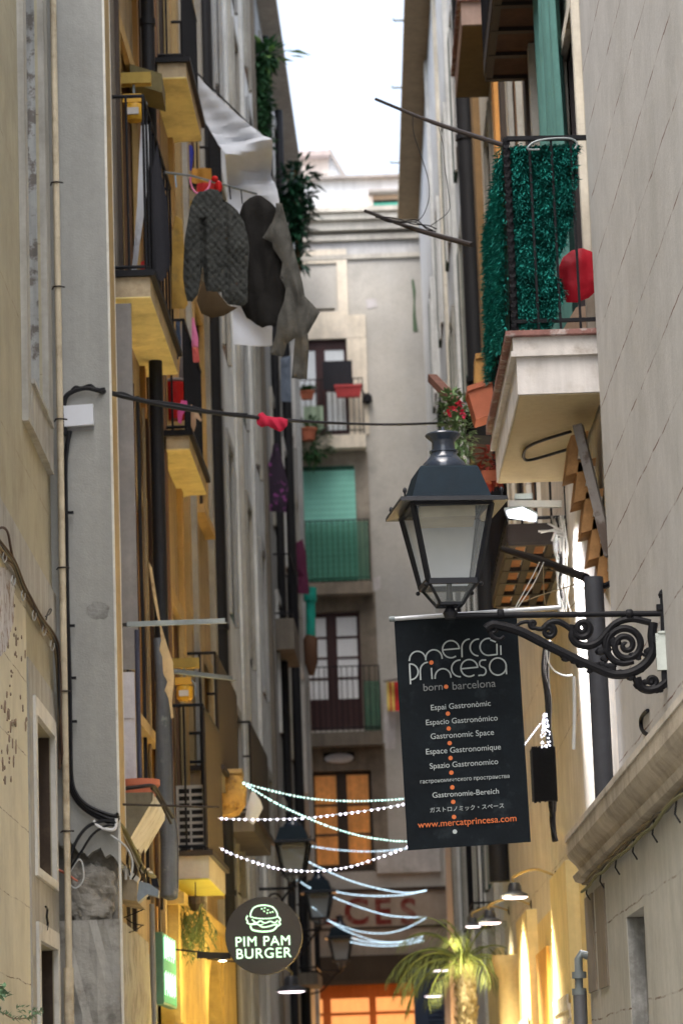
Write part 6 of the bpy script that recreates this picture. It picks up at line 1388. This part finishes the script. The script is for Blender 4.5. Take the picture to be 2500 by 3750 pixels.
# ------------------------------------------------------------------ string lights
led_c = glow('led_cyan', (.55,1.0,.97), .9); led_w = glow('led_violet', (.84,.80,1.0), 1.6); led_d = glow('led_rope', (.62,.84,1.0), .95)
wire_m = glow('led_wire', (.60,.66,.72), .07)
tmp = MB(); tmp.ball((0,0,0), .5, 8); me_b = bpy.data.meshes.new('bulb'); me_b.from_pydata([tuple(q) for q in tmp.v], [], tmp.f)
def string_lights(label, v, pts, Ya, Yb, n, r, m, glowstick=.3, far=False):
    x0, x1 = pts[0][0], pts[-1][0]
    P_ = smoothline([aY(v, x, y, Ya+(Yb-Ya)*(x-x0)/(x1-x0)) for x,y in pts], 12)
    t = thing('string_light', label, 'string lights', P_[len(P_)//2], 'string lights across the alley')
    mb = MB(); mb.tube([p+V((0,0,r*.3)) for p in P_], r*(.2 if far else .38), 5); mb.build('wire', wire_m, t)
    L = [0]
    for i in range(1, len(P_)): L.append(L[-1]+(P_[i]-P_[i-1]).length)
    pos = []; j = 0
    for k in range(n):
        s_ = L[-1]*(k+.5+random.uniform(-.16,.16))/n
        while L[j+1] < s_: j += 1
        pos.append(P_[j]+(P_[j+1]-P_[j])*((s_-L[j])/(L[j+1]-L[j])))
    if far:
        mb = MB()
        for p in pos: mb.ball(p, r, 5)
        o = mb.build('bulbs', m, t); o['kind'] = 'stuff'
    else:
        me = me_b.copy(); me.materials.append(m)
        for p in pos:
            b = bpy.data.objects.new('bulb', me); col.objects.link(b); b.parent = t; b.location = p-t.location; b.scale = (2*r*random.uniform(.8,1.15),)*3
string_lights('uppermost string of cyan fairy lights, from the carved corbel to behind the banner', 'K', [(325,288),(450,325),(600,362),(720,385),(850,400),(1000,407),(1150,405),(1370,390),(1700,330)], 29.8, 31.5, 62, .0098, led_c)
string_lights('string of widely spaced violet white lights rising to the banner', 'K', [(172,518),(300,524),(450,526),(600,523),(750,515),(950,492),(1150,465),(1370,424),(1700,330)], 24.5, 23.5, 38, .0102, led_w)
string_lights('string of cyan fairy lights slanting down from the carved corbel', 'K', [(325,290),(430,355),(560,430),(720,505),(880,570),(1050,622),(1200,650),(1376,664),(1750,650)], 29.8, 32, 72, .0098, led_c)
string_lights('lowest bowed string of widely spaced violet white lights', 'K', [(180,705),(260,745),(400,797),(560,840),(720,855),(850,850),(1000,830),(1150,785),(1290,735),(1400,690),(1700,540)], 24.2, 23.2, 44, .0102, led_w)
FG = [('straight string of tiny lights behind the bowed violet string','K',[(750,693),(900,715),(1050,727),(1200,727),(1350,712),(1600,680)],42,42,80),
 ('string of tiny lights slanting from the nearest small lantern to the palm','K',[(625,715),(740,790),(860,850),(1000,910),(1150,955),(1300,985),(1400,992),(1500,975)],41,44,120),
 ('level string of tiny lights right of the middle small lantern','K',[(885,975),(1000,1000),(1150,1012),(1300,1010),(1400,998),(1500,978)],50,50,100),
 ('string of tiny lights ending in the palm crown below the level one','K',[(905,1020),(1000,1058),(1120,1100),(1250,1135),(1380,1148),(1500,1150)],50,48,100),
 ('string of tiny lights dipping and rising toward the palm trunk','K',[(860,1163),(960,1205),(1080,1240),(1200,1252),(1300,1240),(1400,1205),(1500,1150)],52,50,100),
 ('faint string of tiny lights crossing the letters low down','K',[(870,1165),(960,1220),(1060,1265),(1180,1300),(1300,1308),(1400,1290),(1480,1270)],55,53,110),
 ('upper one of the two lowest strings of tiny lights','K',[(1020,1280),(1120,1305),(1240,1312),(1360,1305),(1480,1290)],57,55,90),
 ('lowermost string of tiny lights over the shopfront awning','K',[(1010,1305),(1120,1325),(1240,1332),(1360,1322),(1480,1298)],56,56,90),
 ('short string of tiny lights left of the middle small lantern','K',[(672,912),(700,925),(730,945),(765,965)],49,49.5,18),
 ('short string of tiny lights across the middle small lantern glass','K',[(770,1080),(800,1105),(830,1135),(870,1165)],49.4,52,22)]
for lb,v,pts,ya,yb,n in FG: string_lights(lb, v, pts, ya, yb, int(n*.6), .0098, led_d, far=True)
# ------------------------------------------------------------------ lit shop lamps on the right and left
def shop_lamp(c, r, label, power, colr, wall=None, emit=1.6, group='lit shop lamps'):
    t = thing('shop_lamp', label, 'lamp', c, group)
    mb = MB(); mb.lathe(c, [(r*1.0,0),(r*1.0,.012),(r*.85,.035*r/.15),(r*.5,.06*r/.15),(r*.46,.12*r/.15),(r*.34,.15*r/.15),(0,.155*r/.15)], 22); mb.build('shade', mat('shade_slate',(.035,.037,.045), rough=.4), t, True)
    mb = MB(); mb.lathe(c+V((0,0,-.004)), [(0,-.012),(r*.7,-.010),(r*.9,0),(0,0)], 22); mb.build('bulb', glow('lamp_glow',(1.0,.84,.92),emit), t)
    if wall is not None:
        mb = MB(); top = c+V((0,0,.155*r/.15)); mb.tube(smoothline([top, top+V((0,0,.05)), top+(wall-top)*.5+V((0,0,.09)), wall],6), .012, 6); mb.build('gooseneck', mat('brass_arm',(.30,.22,.09), rough=.5, metal=.3), t, True)
        mb = MB(); mb.ball(wall, .04, 8, (.4,1,1.4)); mb.build('wall_rose', iron, t)
    if power:
        l = bpy.data.lights.new('shop_bulb','SPOT'); l.energy = power; l.color = colr; l.spot_size = radians(140); l.spot_blend = .8; l.shadow_soft_size = .2 if c.y < 45 else r*.6
        o = bpy.data.objects.new('shop_bulb', l); col.objects.link(o); o.parent = t; o.location = (-.22,-.16,-.06) if c.x > 0 and c.y < 45 else (0,0,-.03)
        tgt = V((.25,.05,-1)) if c.x > 0 else V((-.2,.05,-1)); o.rotation_euler = tgt.to_track_quat('-Z','Y').to_euler()
    return t
def onR(v, x, y, o): return FR.on(v, x, y, o)
WARM = (1.0,.85,.52)
p = onR('L',690,478,.36); shop_lamp(p, .125, 'largest lit gooseneck lamp over the yellow right shopfront', 1000, WARM, FR.pt(p.y-.12,p.z+.16,0))
p = onR('L',560,612,.42); shop_lamp(p, .125, 'second lit lamp, left of the largest one on the right shopfront', 420, WARM, FR.pt(p.y-.1,p.z+.16,0))
p = onR('L',472,630,.42); shop_lamp(p, .10, 'third smaller lit lamp deeper along the right shopfront', 90, WARM, FR.pt(p.y-.1,p.z+.16,0))
p = aY('L',300,860,50); shop_lamp(p, .17, 'upper distant lit lamp beside the navy shutters', 25, WARM, p+V((.5,0,.35)))
p = aY('L',265,995,53); shop_lamp(p, .17, 'lower distant lit lamp in front of the navy shutters', 25, WARM, p+V((.6,0,.35)))
p = aY('K',640,1622,40); shop_lamp(p, .20, 'lit dark pendant lamp low on the left before the orange shopfront', 60, WARM, p+V((-.4,0,.35)))
p = FL.pt(26.0, 2.98, .35); 
# lamps that light the pilasters from inside their caps
# palm
YPm = 36.0
base = aY('L', 440, 1400, YPm); base.z = 0; topc = aY('L', 430, 830, YPm)
t = thing('palm_tree', 'palm with a shaggy pale lit trunk and arching fronds in the right alley', 'palm tree', base)
mb = MB(); random.seed(51); n = 40; H_ = topc.z
mb.tube([base+(topc-base)*(i/n)+V((.02*sin(i*.2),0,0)) for i in range(n+1)], [.15-.05*(i/n)+.012*(i%2) for i in range(n+1)], 14)
for i in range(900):
    z = random.uniform(.8, H_); a = random.uniform(0,2*pi); r = .15-.05*z/H_; p = base+(topc-base)*(z/H_)+V((cos(a)*r,sin(a)*r,0)); mb.leaf(p, (cos(a)*.7,sin(a)*.7,1.0), random.uniform(.06,.12), .045, 0)
mb.build('trunk', mat('palm_bark',(.58,.50,.33), stain=(14,.45,.65,(.18,.13,.07)), streak=0), t)
frm = mat('palm_leaf',(.15,.185,.05), rough=.6, var=.35, sc=5, streak=0, bump=0)
frs = [(-1.0,.9,1.55,-.25),(-.75,.75,1.3,.1),(-.95,.5,1.25,0),(-.5,1.1,1.3,.2),(-.2,1.3,1.1,-.3),(.1,1.35,1.0,.3),(.35,1.2,1.1,-.1),(.65,.9,1.1,.2),(.9,.55,1.0,-.2),(-1.0,.2,1.35,.15),(.8,.2,.9,.3),(-.6,.2,1.2,-.6),(.4,.5,1.0,-.8),(-.1,.8,1.2,-.9),(.0,.4,1.1,.9),(-.3,1.0,1.2,.7),(-.65,1.2,1.35,-.2),(-.35,1.4,1.2,.1),(.2,1.5,1.0,-.2),(-1.0,.65,1.45,.25),(.5,1.1,.9,.5),(-.15,1.1,1.3,-.6),(-.8,.4,1.4,-.3),(.75,.7,1.0,-.5),(-.9,.75,1.5,-.5),(-.85,1.05,1.25,.3)]
for dx,dz,L_,dy in frs:
    mb = MB(); p = topc.copy(); d = V((dx,dy,dz)).normalized(); pts = [p.copy()]; N = 22
    for i in range(N):
        p = p+d*(L_*.76/N); d = (d+V((0,0,-.085-.04*i/N))).normalized(); pts.append(p.copy())
    mb.tube(pts, [.014*(1-i/(N+1))+.003 for i in range(N+1)], 5)
    for i in range(3, N+1):
        tang = (pts[i]-pts[i-1]).normalized(); side = tang.cross(V((0,0,1)))
        side = side.normalized() if side.length > .1 else V((1,0,0))
        for s_ in (-1,1):
            for q in range(1):
                L2 = .27*sin(pi*min(.95,(i+2)/(N+3)))+.06
                mb.leaf(pts[i]-tang*random.uniform(0,.03), tang*.8+side*s_*.8+V((0,0,random.uniform(-.55,.0))), L2*random.uniform(.8,1.1), .008, .5, V((0,0,1)))
    mb.build('frond', frm, t)
# navy shutters at the end on the right
t = thing('louvred_shutter', 'navy blue louvred shutters behind the palm trunk', 'shutter', aY('L',245,1140,56))
a, b = aY('L',158,850,56), aY('L',335,1300,56)
mb = MB(); mb.box(a.x,b.x,56.05,56.12,0,a.z); mb.build('leaf_panel', mat('navy_paint',(.035,.055,.105), rough=.5), t)
mb = MB(); z = 1.0
while z < a.z-.1: mb.hexa([(a.x+.25,56.0,z),(b.x-.03,56.0,z),(b.x-.03,56.05,z+.05),(a.x+.25,56.05,z+.05),(a.x+.25,56.0,z+.012),(b.x-.03,56.0,z+.012),(b.x-.03,56.05,z+.062),(a.x+.25,56.05,z+.062)]); z += .085
mb.build('louvres', MATS['navy_paint'], t)
# warm light spilling from the lit orange shopfront
l = bpy.data.lights.new('shop_glow','AREA'); l.energy = 70; l.color = (1,.5,.18); l.shape = 'RECTANGLE'; l.size = 2.4; l.size_y = 2.2
o = bpy.data.objects.new('shop_glow', l); col.objects.link(o); o.location = (1.0, 61.7, 2.0); o.rotation_euler = (radians(-90),0,0)
# wall lamps under the left balconies give the arcade its yellow light
for y,z,pw,lb in ((26.3,2.9,45,'small lit downlight under the low left balcony'),(29.6,2.98,35,'small lit downlight over the second arch of the arcade')):
    c = FL.pt(y,z,.5); d = thing('downlight', lb, 'lamp', c, 'downlights over the arcade'); mb = MB(); mb.lathe(c, [(.04,0),(.045,.03),(.03,.06),(0,.06)], 12); mb.build('can', iron, d)
    mb = MB(); mb.lathe(c+V((0,0,-.003)), [(0,-.004),(.036,-.004),(.036,0),(0,0)], 12); mb.build('lens', glow('lamp_glow',(1.0,.88,.9),1.6), d)
    mb = MB(); mb.tube([c+V((0,0,.05)), FL.pt(y,z+.12,0)], .008, 5); mb.build('arm', iron, d)
    l = bpy.data.lights.new('downlight_bulb','POINT'); l.energy = pw*.17; l.color = (1,.80,.32); l.shadow_soft_size = .05; o = bpy.data.objects.new('downlight_bulb', l); col.objects.link(o); o.parent = d; o.location = (0,0,-.05)
